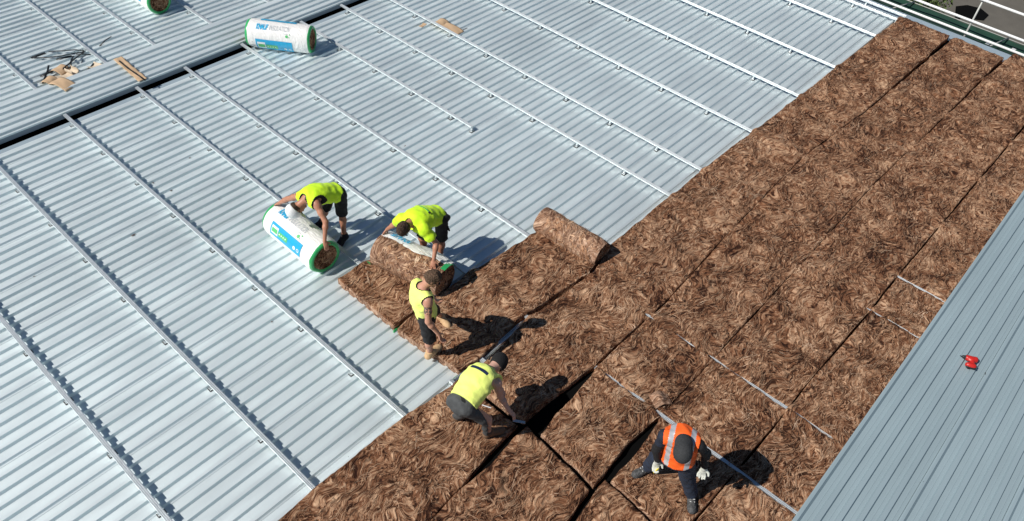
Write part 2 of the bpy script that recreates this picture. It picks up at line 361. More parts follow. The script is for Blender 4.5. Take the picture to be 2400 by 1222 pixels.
def ribbons(name, pos, tan, nrm, length, width, parent, lift=(.0, .004), pal=1.0, seg=7, surf=None, lock=10, keepin=None):
    """curved wool filaments: pos, tangent, normal arrays"""
    n0 = len(pos); t = np.linspace(0, 1, seg + 1); m_ = lock
    kap = rng.normal(0, 1.5, n0).repeat(m_) + rng.normal(0, .25, n0 * m_); kap2 = rng.normal(0, 2.2, n0).repeat(m_) + rng.normal(0, .4, n0 * m_)
    ci = rng.choice(len(PAL), n0, p=PALW / PALW.sum()).repeat(m_)
    pos, tan, nrm, length, width = [np.repeat(q, m_, 0) for q in (pos, tan, nrm, length, width)]; pal = np.repeat(np.asarray(pal) * np.ones(n0), m_)
    n = n0 * m_; bi = np.cross(nrm, tan); bi /= np.linalg.norm(bi, axis=1)[:, None]
    spr = rng.normal(0, 1, n) * (.008 + .07 * length); pos = pos + bi * spr[:, None] + tan * (rng.normal(0, .25, n) * length)[:, None]; length = length * rng.uniform(.6, 1.1, n)
    cur = np.zeros((n, 2)); pts = []; ang = np.zeros(n)
    for i in range(seg + 1):
        pts.append(cur.copy()); ang = kap * (t[i]) + kap2 * t[i] ** 2 * .5
        cur = cur + np.column_stack([np.cos(ang), np.sin(ang)]) * (length / seg)[:, None]
    L = rng.uniform(*lift, n); base = rng.uniform(-.002, .002, n)
    roll = rng.normal(0, .12, n); V = np.zeros((n, seg + 1, 2, 3))
    for i in range(seg + 1):
        c = pos + tan * pts[i][:, 0:1] + bi * pts[i][:, 1:2]
        if keepin is not None: c[:, 0], c[:, 1] = keepin(c[:, 0], c[:, 1])
        if surf is not None: c[:, 2] = surf(c[:, 0], c[:, 1])
        hgt = base + L * math.sin(math.pi * min(max(t[i], .0), 1)) - .003
        c = c + nrm * hgt[:, None]
        a2 = kap * t[i] + kap2 * t[i] ** 2 * .5
        side = -tan * np.sin(a2)[:, None] + bi * np.cos(a2)[:, None]
        side = side * np.cos(roll)[:, None] + nrm * np.sin(roll)[:, None]
        ww = width * (math.sin(math.pi * (.06 + .88 * t[i])) ** .7) * .5
        V[:, i, 0] = c - side * ww[:, None]; V[:, i, 1] = c + side * ww[:, None]
    V = V.reshape(-1, 3); k = 2 * (seg + 1); b = (np.arange(n) * k)[:, None, None]
    f = np.array([(2 * i, 2 * i + 1, 2 * i + 3, 2 * i + 2) for i in range(seg)])[None] + b
    me = mesh_np(name, V, f.reshape(-1, 4), 'fibre')
    c = PAL[ci] * (rng.uniform(.8, 1.2, n) * pal)[:, None]
    c = np.clip(c, 0, .8); c4 = np.concatenate([c, np.ones((n, 1))], 1).repeat(k, 0).astype(np.float32)
    at = me.color_attributes.new('col', 'FLOAT_COLOR', 'POINT'); at.data.foreach_set('color', c4.ravel())
    o = obj(name, me, parent); o['kind'] = 'stuff'
    return o
def batt(label, x0, x1, upper, lower, seed, density=70, bulge=None, ends=(0.0, 0.0), name='insulation_batt', zlift=None, green=False):
    up = lerp_edge(upper); lo = lerp_edge(lower); st = .024
    nx = max(8, int((x1 - x0) / st)); ny = 50
    e = empty(name, (x0, 0, 0)); tag(e, label, 'insulation', 'insulation batts laid on the roof')
    xs = np.linspace(x0, x1, nx + 1); T = np.linspace(0, 1, ny + 1)
    wig = lambda x, s: .012 * fbm(x * 2.2, x * 0 + s, seed + s, 3) * 2 + .003 * fbm(x * 11, x * 0 + s, seed + s, 2) * 2
    def grip(x): return sum(.026 * np.exp(-((x - rx) / .10) ** 2) for i_, rx in enumerate(RX) if i_ > 3 and i_ != 6)
    U = lambda x: up(x) + wig(x, 1) + grip(x); Lw = lambda x: lo(x) + wig(x, 2) - grip(x)
    ex0 = lambda t: x0 + ends[0] * (t - .5) + .02 * fbm(t * 6, t * 0 + 3, seed, 2); ex1 = lambda t: x1 + ends[1] * (t - .5) + .03 * fbm(t * 6, t * 0 + 7, seed, 2)
    S = np.linspace(0, 1, nx + 1)
    SS, TT = np.meshgrid(S, T, indexing='ij')
    X = ex0(TT) * (1 - SS) + ex1(TT) * SS
    Yv = U(X) * (1 - TT) + Lw(X) * TT
    def surf(x, y):
        h = wool_h(x, y, seed)
        if zlift is not None: h = h + zlift(x, y)
        d = np.minimum(U(x) - y, y - Lw(x)); d = np.minimum(d, np.minimum(x - x0 + .02, x1 - x + .02))
        r = np.clip(d / .03, 0, 1); return h - .012 * (1 - r) ** 2
    Z = surf(X, Yv)
    top = np.stack([X, Yv, Z], -1); bot = np.stack([X, Yv, Z * 0 + .008], -1)
    if zlift is not None: bot[..., 2] += zlift(X, Yv) * .9
    nX, nY = X.shape; idx = np.arange(nX * nY).reshape(nX, nY)
    F1 = np.stack([idx[:-1, :-1], idx[1:, :-1], idx[1:, 1:], idx[:-1, 1:]], -1).reshape(-1, 4)
    F1 = F1[:, ::-1]
    N0 = nX * nY; ring = np.concatenate([idx[:, 0], idx[-1, 1:], idx[-2::-1, -1], idx[0, -2:0:-1]])
    # wall with a middle row so that the cut side is uneven
    tv = top.reshape(-1, 3)[ring]; bv = bot.reshape(-1, 3)[ring]
    mid = .5 * (tv + bv); cen = np.array([(x0 + x1) / 2, (up((x0 + x1) / 2) + lo((x0 + x1) / 2)) / 2, 0])
    k = len(ring); a = np.arange(k); an = (a + 1) % k
    mid[:, 0] += .012 * fbm(mid[:, 0] * 14, mid[:, 1] * 14, seed + 21, 2); mid[:, 1] += .012 * fbm(mid[:, 0] * 14, mid[:, 1] * 14, seed + 31, 2)
    V = np.concatenate([tv_ for tv_ in (top.reshape(-1, 3), mid, bv)])
    W1 = np.stack([ring[a], ring[an], N0 + an, N0 + a], -1); W2 = np.stack([N0 + a, N0 + an, N0 + k + an, N0 + k + a], -1)
    V = V - np.array([x0, 0, 0])
    s0m = np.isin(ring, idx[0, :]); s0m = (s0m & s0m[an]).astype(int)  # sun-facing cut end gets paler wool, sunlight put into its colour
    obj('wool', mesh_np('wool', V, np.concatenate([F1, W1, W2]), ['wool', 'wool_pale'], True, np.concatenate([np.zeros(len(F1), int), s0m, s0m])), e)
    # filaments on the top
    area = (x1 - x0) * 1.2; n = int(area * density)
    x = rng.uniform(x0 + .02, x1 - .02, n); tt = rng.uniform(.012, .988, n); y = U(x) * (1 - tt) + Lw(x) * tt
    keep = np.ones(n, bool)
    for rx, ya, yb_, wv in SHOW: keep &= ~((np.abs(x - rx) < .075) & (y < ya) & (y > yb_))
    x = x[keep]; y = y[keep]; n = len(x)
    th = 2 * math.pi * (vnoise(x * 1.6, y * 1.6, seed + 3) + .55 * vnoise(x * 4.5, y * 4.5, seed + 4)) + rng.normal(0, .45, n)
    cl = vnoise(x * 2.6, y * 2.6, seed + 8); th = np.where(cl > .5, th, rng.normal(-.35, .6, n))
    pos = np.column_stack([x, y, surf(x, y)]); tan = np.column_stack([np.cos(th), np.sin(th), th * 0]); nrm = np.tile([0, 0, 1.0], (n, 1))
    ln = rng.gamma(4.0, .050, n) + .06; wd = rng.uniform(.002, .0055, n)
    pos[:, 0] -= np.cos(th) * ln * .4; pos[:, 1] -= np.sin(th) * ln * .4
    ok = (pos[:, 1] < U(pos[:, 0]) - .005) & (pos[:, 1] > Lw(pos[:, 0]) + .005) & (pos[:, 0] > x0 + .01) & (pos[:, 0] < x1 - .01)
    pos, tan, nrm, ln, wd = pos[ok], tan[ok], nrm[ok], ln[ok], wd[ok]
    pal = .72 + .6 * vnoise(pos[:, 0] * 1.9, pos[:, 1] * 1.9, seed + 12)
    fo = ribbons('fibres', pos, tan, nrm, ln, wd, e, pal=pal, surf=surf, keepin=lambda xx, yy: (np.clip(xx, x0 + .012 + abs(ends[0]) * .5, x1 - .012 - abs(ends[1]) * .5), np.clip(yy, Lw(xx) + .006, U(xx) - .006)))
    fo.location = (-x0, 0, 0)
    if green:
        g = MB(); ym = float(lo(x0))
        g.box((.28, ym - .012, .03), (.62, .012, .05), Matrix.Rotation(.1, 3, 'X'), .003); g.build('plastic_edge', 'wrap_green', e)
    return e, surf, U, Lw

XF = 9.66
j12u = edge_px([(1062, 888), (1130, 855), (1230, 752), (1392, 640)]) + [(-1.9, -1.02)] + edge_px([(1570, 460), (1643, 400), (1870, 228)]) + [(9.5, -1.14), (10, -1.14)]
g23u = edge_px([(1237, 985), (1286, 939), (1340, 899), (1394, 856), (1430, 824), (1560, 706), (1720, 532), (1880, 368), (2028, 262), (2226, 84)]) + [(10, -2.34)]
g23l = edge_px([(1279, 1008), (1304, 968), (1340, 932), (1376, 892), (1401, 863), (1432, 828), (1563, 711), (1723, 538), (1883, 374), (2033, 268), (2238, 88)]) + [(10, -2.42)]
_gu = lerp_edge(g23u); g23l = [(x, float(_gu(x)) - (.024 if x < 0 else .013) if -3.3 < x < 7.6 else y) for x, y in g23l]
g34u = edge_px([(1410, 1118), (1470, 1040), (1538, 980)]) + [(-3.8, -3.455), (-1.94, -3.44), (0, -3.44), (2.84, -3.395)] + edge_px([(2200, 287), (2308, 178)]) + [(10, -3.6)]
g34l = edge_px([(1432, 1130), (1500, 1050), (1543, 990)]) + [(-3.8, -3.468), (-1.94, -3.453), (0, -3.45), (2.84, -3.407)] + edge_px([(2201, 289), (2312, 181)]) + [(10, -3.67)]
g45u = [(-5.2, -4.58), (-3.0, -4.632), (-2.14, -4.617), (0, -4.675), (1.1, -4.668), (3.25, -4.715), (7, -4.79), (10, -4.8)]
g45l = [(x, y - .026) for x, y in g45u]
corner = lambda x, y: .11 * np.clip(1 - np.hypot((x + 5.2) / .9, (y + 2.2) / .5), 0, 1) ** 1.3
batt('long brown wool batt bordering the bare liner sheets, reaching the far roof edge', -5.27, 9.62, j12u, g23u, 31, ends=(.02, .05), zlift=corner)
batt('brown wool batt between the two dark joints, second from the bare liner sheets', -5.27, 9.62, g23l, g34u, 47, ends=(-.1, .03))
batt('brown wool batt in front of the open spacer rail, third from the bare liner sheets', -5.15, 9.9, g34l, g45u, 61, ends=(-.06, -.3))
batt('brown wool batt running beside the blue weather sheets', -8.5, 9.9, [(-8.6, -4.6)] + g45l, [(-8.6, -5.475), (10, -5.475)], 83)
nb = [(-8.24, -1.1), (-7.71, -1.07), (-6.25, -1.08), (-5.5, -1.16), (-5.2, -1.17)]
n23u = edge_px([(1004, 1222), (1080, 1140), (1128, 1085), (1185, 1022), (1212, 1000)]); n23l = edge_px([(1006, 1224), (1084, 1143), (1150, 1090), (1204, 1028), (1222, 1010)])
batt('brown wool batt at the bottom edge that the man in the black beanie stands on', -10, -5.36, [(-10.1, -1.1)] + nb, [(-10.1, -2.4)] + n23u, 19, ends=(.02, .03))
batt('short brown wool batt filling the bottom centre below the lifted corner', -10, -5.33, [(-10.1, -2.42)] + n23l, [(-10.1, -3.5), (-5.86, -3.5), (-5.3, -3.44)], 23, ends=(0, -.13))
batt('brown wool batt at the bottom edge in front of the man in orange', -10, -5.2, [(-10.1, -3.6), (-5.9, -3.60), (-5.3, -3.50)], [(-10.1, -4.6), (-5.1, -4.57)], 29, ends=(0, -.1))
s1, s1surf, _, _ = batt('brown wool batt that ends in a bare roll, under the standing man', -5.31, -2.2, [(-5.4, .06), (-5.0, .11), (-3.87, .13), (-2.47, .0), (-2.1, .06)], edge_px([(1058, 882), (1125, 840), (1225, 738)]) + [(-3.7, -1.06), (-2.56, -1.15), (-2.4, -1.13), (-2.0, -1.06)], 37, ends=(.11, 0), name='part_unrolled_batt', green=True)
s0, s0surf, _, _ = batt('short brown wool batt still joined to the roll being opened by two hands', -5.35, -4.40, [(-5.4, 1.40), (-4.3, 1.36)], [(-5.4, .15), (-4.3, .15)], 41, ends=(0, 0), name='part_unrolled_batt', green=True)

# small loose tuft lying on the batts
def wool_roll(parent, a, b, r, seed, pale=True, end_a=True):
    """unrolled wool roll from a to b (points on the axis)"""
    a = np.array(a, float); b = np.array(b, float); ax = b - a; L = np.linalg.norm(ax); ax /= L
    s = np.cross(ax, [0, 0, 1.0]); s /= np.linalg.norm(s); u = np.cross(s, ax); n1, n2 = 40, 64
    X, A = np.meshgrid(np.linspace(0, 1, n1 + 1), np.linspace(0, 2 * math.pi, n2 + 1), indexing='ij')
    def rad(x, an): return r * (1 + .10 * fbm(x * 3 + seed, np.cos(an) * 1.5 + 5, seed, 3) + .09 * fbm(x * 9, np.sin(an) * 4 + np.cos(an) * 3, seed + 2, 3)) - .014 * np.clip(1 - np.minimum(x, 1 - x) / .03, 0, 1)
    Rr = rad(X, A); Rr[:, -1] = Rr[:, 0]
    V = a + (X * L)[..., None] * ax + (Rr * np.cos(A))[..., None] * s + (Rr * np.sin(A))[..., None] * u
    idx = np.arange(V.shape[0] * V.shape[1]).reshape(V.shape[:2])
    Fq = np.stack([idx[:-1, :-1], idx[:-1, 1:], idx[1:, 1:], idx[1:, :-1]], -1).reshape(-1, 4)
    o = obj('roll', mesh_np('roll', V.reshape(-1, 3), Fq, 'wool_pale'), parent)
    for i, end in enumerate((a, b)):
        sg = -1 if i == 0 else 1; RR = np.linspace(0, 1, 26); AA = np.linspace(0, 2 * math.pi, n2 + 1)
        Q, W = np.meshgrid(RR, AA, indexing='ij'); e_r = Rr[0 if i == 0 else -1][None] * Q
        spiral = .010 * np.sin(2 * math.pi * (Q * 7 + W / (2 * math.pi))) * np.clip((1 - Q) * 8, 0, 1)
        V2 = end + (e_r * np.cos(W))[..., None] * s + (e_r * np.sin(W))[..., None] * u + (sg * (spiral - .004))[..., None] * ax
        id2 = np.arange(Q.size).reshape(Q.shape)
        obj('roll_end', mesh_np('roll_end', V2.reshape(-1, 3), np.stack([id2[:-1, :-1], id2[1:, :-1], id2[1:, 1:], id2[:-1, 1:]], -1).reshape(-1, 4), 'wool'), o)
    n = 420; x = rng.uniform(.1, .9, n); an = rng.uniform(0, 2 * math.pi, n); rr = rad(x, an)
    nr = np.cos(an)[:, None] * s + np.sin(an)[:, None] * u; th = rng.normal(.6, .8, n)
    tanv = np.cos(th)[:, None] * (-np.sin(an)[:, None] * s + np.cos(an)[:, None] * u) + np.sin(th)[:, None] * ax
    pos = a + (x * L)[:, None] * ax + rr[:, None] * nr
    ribbons('fibres', pos, tanv, nr, rng.gamma(3, .016, n) + .03, rng.uniform(.003, .008, n), o, lift=(-.001, .004), pal=np.full(n, 1.25))
    return o
wr = wool_roll(s1, (-2.20 + 5.31, .10, .22), (-2.14 + 5.31, -1.115, .22), .228, 3)
wr2 = wool_roll(s0, (-4.57 + 5.35, 1.33, .30), (-4.34 + 5.35, .15, .30), .265, 8)
# printed plastic peeling off the second roll
def cyl_frame(a, b):
    a = np.array(a, float); b = np.array(b, float); ax = b - a; L = np.linalg.norm(ax); ax /= L
    s = np.cross(ax, [0, 0, 1.0]); s /= np.linalg.norm(s)
    if s @ (CAM - a) < 0: s = -s
    return a, ax, s, np.array([0, 0, 1.0]), L
def cyl_pts(fr, x, ph, r):
    a, ax, s, u, L = fr; x = np.asarray(x, float); ph = np.asarray(ph, float)
    return a + x[..., None] * ax + (r * np.cos(ph))[..., None] * s + (r * np.sin(ph))[..., None] * u
def cyl_patch(name, fr, x0, x1, p0, p1, r, mt, parent, nx=10, nphi=14, lump=0.0):
    X, Q = np.meshgrid(np.linspace(x0, x1, nx + 1), np.radians(np.linspace(p0, p1, nphi + 1)), indexing='ij')
    rr = r + lump * fbm(X * 6, Q * 3, 5, 3)
    V = cyl_pts(fr, X, Q, rr); idx = np.arange(X.size).reshape(X.shape)
    Fq = np.stack([idx[:-1, :-1], idx[1:, :-1], idx[1:, 1:], idx[:-1, 1:]], -1).reshape(-1, 4)
    return obj(name, mesh_np(name, V.reshape(-1, 3), Fq, mt), parent)
def text_mesh(s, bold=0.0, shear=0.0, sx=1.0):
    c = bpy.data.curves.new('t', 'FONT'); c.body = s; c.size = 1.0; c.offset = bold; c.shear = shear
    o = bpy.data.objects.new('t', c); col.objects.link(o); dg = bpy.context.evaluated_depsgraph_get(); dg.update()
    me = bpy.data.meshes.new_from_object(o.evaluated_get(dg)); bpy.data.objects.remove(o); bpy.data.curves.remove(c)
    bm = bmesh.new(); bm.from_mesh(me); bpy.data.meshes.remove(me)
    bmesh.ops.triangulate(bm, faces=bm.faces)
    ys = [v.co.y for v in bm.verts]; xs = [v.co.x for v in bm.verts]; lo, hi = min(ys), max(ys)
    for k in range(1, 7):
        bmesh.ops.bisect_plane(bm, geom=bm.verts[:] + bm.edges[:] + bm.faces[:], plane_co=(0, lo + (hi - lo) * k / 7, 0), plane_no=(0, 1, 0))
    bmesh.ops.triangulate(bm, faces=bm.faces)
    x0, x1 = min(xs), max(xs)
    V = np.array([((v.co.x - x0) / (x1 - x0), (v.co.y - lo) / (hi - lo)) for v in bm.verts]); bm.verts.index_update()
    Fc = np.array([[v.index for v in f.verts] for f in bm.faces]); bm.free()
    return V, Fc
def cyl_text(s, fr, x0, x1, p0, p1, r, mt, parent, bold=.0, shear=.2, flip=False, name='lettering'):
    V, Fc = text_mesh(s, bold, shear)
    u, v = V[:, 0], V[:, 1]
    if flip: u, v = 1 - u, 1 - v
    pts = cyl_pts(fr, x0 + (x1 - x0) * u, np.radians(p0 + (p1 - p0) * v), r)
    return obj(name, mesh_np(name, pts, Fc, mt), parent)
def disc(fr, x, ph, rad, r, mt, parent, hole=0.0, n=14):
    ph = math.radians(ph); A = np.linspace(0, 2 * math.pi, n, endpoint=False)
    o_ = cyl_pts(fr, x + rad * np.cos(A), ph + rad * np.sin(A) / r, r); i_ = cyl_pts(fr, x + hole * np.cos(A), ph + hole * np.sin(A) / r, r)
    a = np.arange(n); b = (a + 1) % n
    return obj('print_mark', mesh_np('print_mark', np.concatenate([o_, i_]), np.stack([a, b, n + b, n + a], -1), mt), parent)
def wrapped_roll(a, b, r, label, panels, text_phi, panel_marks=True, seed=0):
    fr = cyl_frame(a, b); _, ax, s, u, L = fr
    e = empty('wrapped_roll', tuple(np.array(a) - [0, 0, a[2]])); tag(e, label, 'insulation roll', 'wrapped insulation rolls')
    g = empty('x'); bpy.data.objects.remove(g)
    off = np.array(e.location)
    fr = (np.array(a) - off, ax, s, u, L)
    n2 = 56
    # white film
    xs = np.array([.03, .05, .09, .2, .32, .45, .58, .7, .82, .93, .96, .98]) * L
    def ring(name, xs, prof, mt, lump):
        X, Q = np.meshgrid(xs, np.linspace(0, 2 * math.pi, n2 + 1), indexing='ij'); pr = np.repeat(np.array(prof)[:, None], n2 + 1, 1)
        rr = r * (pr + lump * fbm(X * 5 + seed, np.cos(Q) * 2, seed, 3) + lump * .7 * fbm(X * 17, np.sin(Q) * 3 + 2, seed, 2)); rr[:, -1] = rr[:, 0]
        V = cyl_pts(fr, X, Q, rr); idx = np.arange(X.size).reshape(X.shape)
        return obj(name, mesh_np(name, V.reshape(-1, 3), np.stack([idx[:-1, :-1], idx[:-1, 1:], idx[1:, 1:], idx[1:, :-1]], -1).reshape(-1, 4), mt), e)
    wrap = ring('wrap', xs, [.965, .985, 1, 1, .995, 1, .99, 1, 1, 1, .985, .965], 'wrap', .034)
    for sgn in (0, 1):
        q = np.array([.045, .02, .0, -.012, -.012, .0]) * L; q = q if sgn == 0 else L - q
        ring('film_end', q, [.972, .965, .93, .87, .80, .74], 'wrap_green', .05)
        RR = np.linspace(0, 1, 22); Q, W = np.meshgrid(RR, np.linspace(0, 2 * math.pi, n2 + 1), indexing='ij')
        sp = .012 * np.sin(2 * math.pi * (Q * 6 + W / (2 * math.pi))) * np.clip((1 - Q) * 8, 0, 1); xe = (.004 if sgn == 0 else L - .004)
        V = cyl_pts(fr, xe + (sp if sgn else -sp), W, r * .80 * Q); idx = np.arange(Q.size).reshape(Q.shape)
        obj('wool_end', mesh_np('wool_end', V.reshape(-1, 3), np.stack([idx[:-1, :-1], idx[1:, :-1], idx[1:, 1:], idx[:-1, 1:]], -1).reshape(-1, 4), 'wool'), e)
    rp = r * 1.027
    for (x0, x1, p0, p1, full) in panels:
        pn = cyl_patch('printed_panel', fr, x0 * L, x1 * L, p0, p1, rp, 'print_blue', wrap)
        if full:
            pm = .5 * (p0 + p1); wd = x1 - x0; dp = (p1 - p0)
            cyl_patch('print_mark', fr, (x0 + .025) * L, (x0 + .15) * L, pm - dp * .30, pm + dp * .30, rp + .002, 'print_white', pn, 3, 6)
            cyl_patch('print_mark', fr, (x0 + .035) * L, (x0 + .14) * L, pm - dp * .18, pm + dp * .14, rp + .004, 'print_green', pn, 3, 6)
            cyl_patch('print_mark', fr, (x0 + .16) * L, (x0 + .34) * L, pm - dp * .22, pm + dp * .14, rp + .002, 'print_green', pn, 3, 6)
            for k in range(4): disc(fr, (x0 + .185 + .04 * k) * L, pm - dp * .03, .014, rp + .004, 'print_white', pn, 0.0, 5)
            disc(fr, (x1 - .12) * L, pm - dp * .12, .03, rp + .002, 'print_white', pn, .010); disc(fr, (x1 - .05) * L, pm - dp * .12, .028, rp + .002, 'print_white', pn, .017)
    t0, t1 = text_phi
    cyl_text('KNAUF', fr, .17 * L, .355 * L, t0, t1, rp, 'print_cyan', wrap, bold=.03)
    cyl_text('INSULATION', fr, .372 * L, .70 * L, t0 + 2, t1 - 2, rp, 'print_grey', wrap)
    pm = t0 - 16
    disc(fr, .66 * L, pm, .028, rp, 'print_green', wrap); disc(fr, .705 * L, pm + 8, .013, rp, 'print_green', wrap); disc(fr, .70 * L, pm - 3, .010, rp, 'print_green', wrap)
    cyl_patch('print_mark', fr, .60 * L, .67 * L, pm + 9, pm + 11, rp, 'print_grey', wrap, 2, 2)
    return e, fr
rollA, frA = wrapped_roll((-5.26, 2.98, .292), (-5.275, 1.75, .292), .285, 'white wrapped insulation roll gripped by the man in the white cap', [(.2, .8, 4, 47, True)], (74, 100), seed=2)
rollB, frB = wrapped_roll((-2.34, 7.91, .315), (-1.565, 6.875, .30), .285, 'white wrapped insulation roll lying alone beside the dark gap', [(.16, .74, -52, 8, True), (.2, .76, 96, 122, False)], (46, 72), seed=4)
rollC, frC = wrapped_roll((-3.02, 11.45, .292), (-3.0, 10.22, .292), .285, 'white wrapped insulation roll cut off by the top edge', [(.2, .8, 0, 45, True)], (70, 98), seed=9)
# loose printed film over the opened roll
frP = cyl_frame((-4.57, 1.33, .30), (-4.34, .15, .30)); a_, ax_, s_, u_, L_ = frP
frP = (a_ - np.array([-5.35, 0, 0]), ax_, s_, u_, L_)
X, Q = np.meshgrid(np.linspace(.02, 1.0, 24), np.linspace(0, 1, 12), indexing='ij')
ph = np.radians(92 + 10 * X + 5 * np.sin(X * 9) + Q * (70 + 14 * np.sin(X * 5 + 1)))
rr = .285 + .05 * fbm(X * 9, Q * 5, 3, 3) + .06 * Q ** 2
Vp = cyl_pts(frP, X * L_, ph, rr); idx = np.arange(X.size).reshape(X.shape)
film = obj('peeled_film', mesh_np('peeled_film', Vp.reshape(-1, 3), np.stack([idx[:-1, :-1], idx[1:, :-1], idx[1:, 1:], idx[:-1, 1:]], -1).reshape(-1, 4), 'wrap'), s0)
cyl_text('KNAUF', frP, .12 * L_, .40 * L_, 104, 130, .315, 'print_cyan', film, bold=.03, flip=True)
cyl_patch('film_edge', frP, .955 * L_, 1.02 * L_, 80, 150, .283, 'wrap_green', film, 4, 12, .02)
cyl_patch('film_edge', frP, -.03 * L_, .02 * L_, -38, -12, .283, 'wrap_green', film, 4, 10, .03)

# tuft of wool
tf = empty('wool_offcut', tuple(P(1548, 938, .15))); tag(tf, 'small curled brown wool offcut beside the bare rail', 'insulation')
V = []; n1, n2 = 18, 10
for i in range(n1 + 1):
    for j in range(n2 + 1):
        a = i / n1; b = j / n2; x = (a - .5) * .26; y = (b - .5) * .22
        V.append((x, y, .005 + .075 * math.exp(-((a - .45) / .33) ** 2) * (1 - .25 * abs(b - .5)) + .03 * float(fbm(a * 5, b * 5, 3, 2))))
Fq = [(i * (n2 + 1) + j, (i + 1) * (n2 + 1) + j, (i + 1) * (n2 + 1) + j + 1, i * (n2 + 1) + j + 1) for i in range(n1) for j in range(n2)]
o = obj('wool', mesh_np('wool', V, Fq, 'wool_pale'), tf); md = o.modifiers.new('s', 'SOLIDIFY'); md.thickness = .02
tf.rotation_euler = (0, 0, -.5)

# loose rail lying in the joint
lr = MB().prism([(-.03, 0), (-.03, .05), (-.022, .05), (-.022, .008), (.022, .008), (.022, .05), (.03, .05), (.03, 0)], -.75, .75, 'x')
lo_ = lr.build('loose_rail', 'galv'); tag(lo_, 'short loose steel channel lying in the joint beside the standing man', 'rail'); lo_.location = (-4.72, -1.10, .04); lo_.rotation_euler = (0, 0, .02)
MB().box((-.72, 0, .06), (.05, .075, .05), None, .004).build('end_block', 'galv', lo_)
# ------------------------------------------------------------------ people (signed-distance bodies)
def nrmz(v): v = np.asarray(v, float); return v / max(np.linalg.norm(v), 1e-9)
def cap(a, b, r0, r1=None): return ('c', np.array(a, float), np.array(b, float), r0, r0 if r1 is None else r1)
def ell(c, axes, rad): return ('e', np.array(c, float), np.array(axes, float), np.array(rad, float))
def d_prim(p, q, inf=0.0):
    if q[0] == 'c':
        a, b, r0, r1 = q[1:]; ab = b - a; t = np.clip(((p - a) @ ab) / (ab @ ab), 0, 1)
        return np.linalg.norm(p - a - t[..., None] * ab, axis=-1) - (r0 + (r1 - r0) * t) - inf
    c, A, rd = q[1:]; v = ((p - c) @ A.T) / (rd + inf); k = np.linalg.norm(v, axis=-1)
    k2 = np.linalg.norm(v / (rd + inf), axis=-1); return k * (k - 1) / np.maximum(k2, 1e-6)
def box_prim(q, pad):
    if q[0] == 'c': r = max(q[3], q[4]) + pad; return np.minimum(q[1], q[2]) - r, np.maximum(q[1], q[2]) + r
    r = max(q[3]) + pad; return q[1] - r, q[1] + r
def smin(a, b, k):
    h = np.clip(.5 + .5 * (b - a) / k, 0, 1); return b * (1 - h) + a * h - k * h * (1 - h)
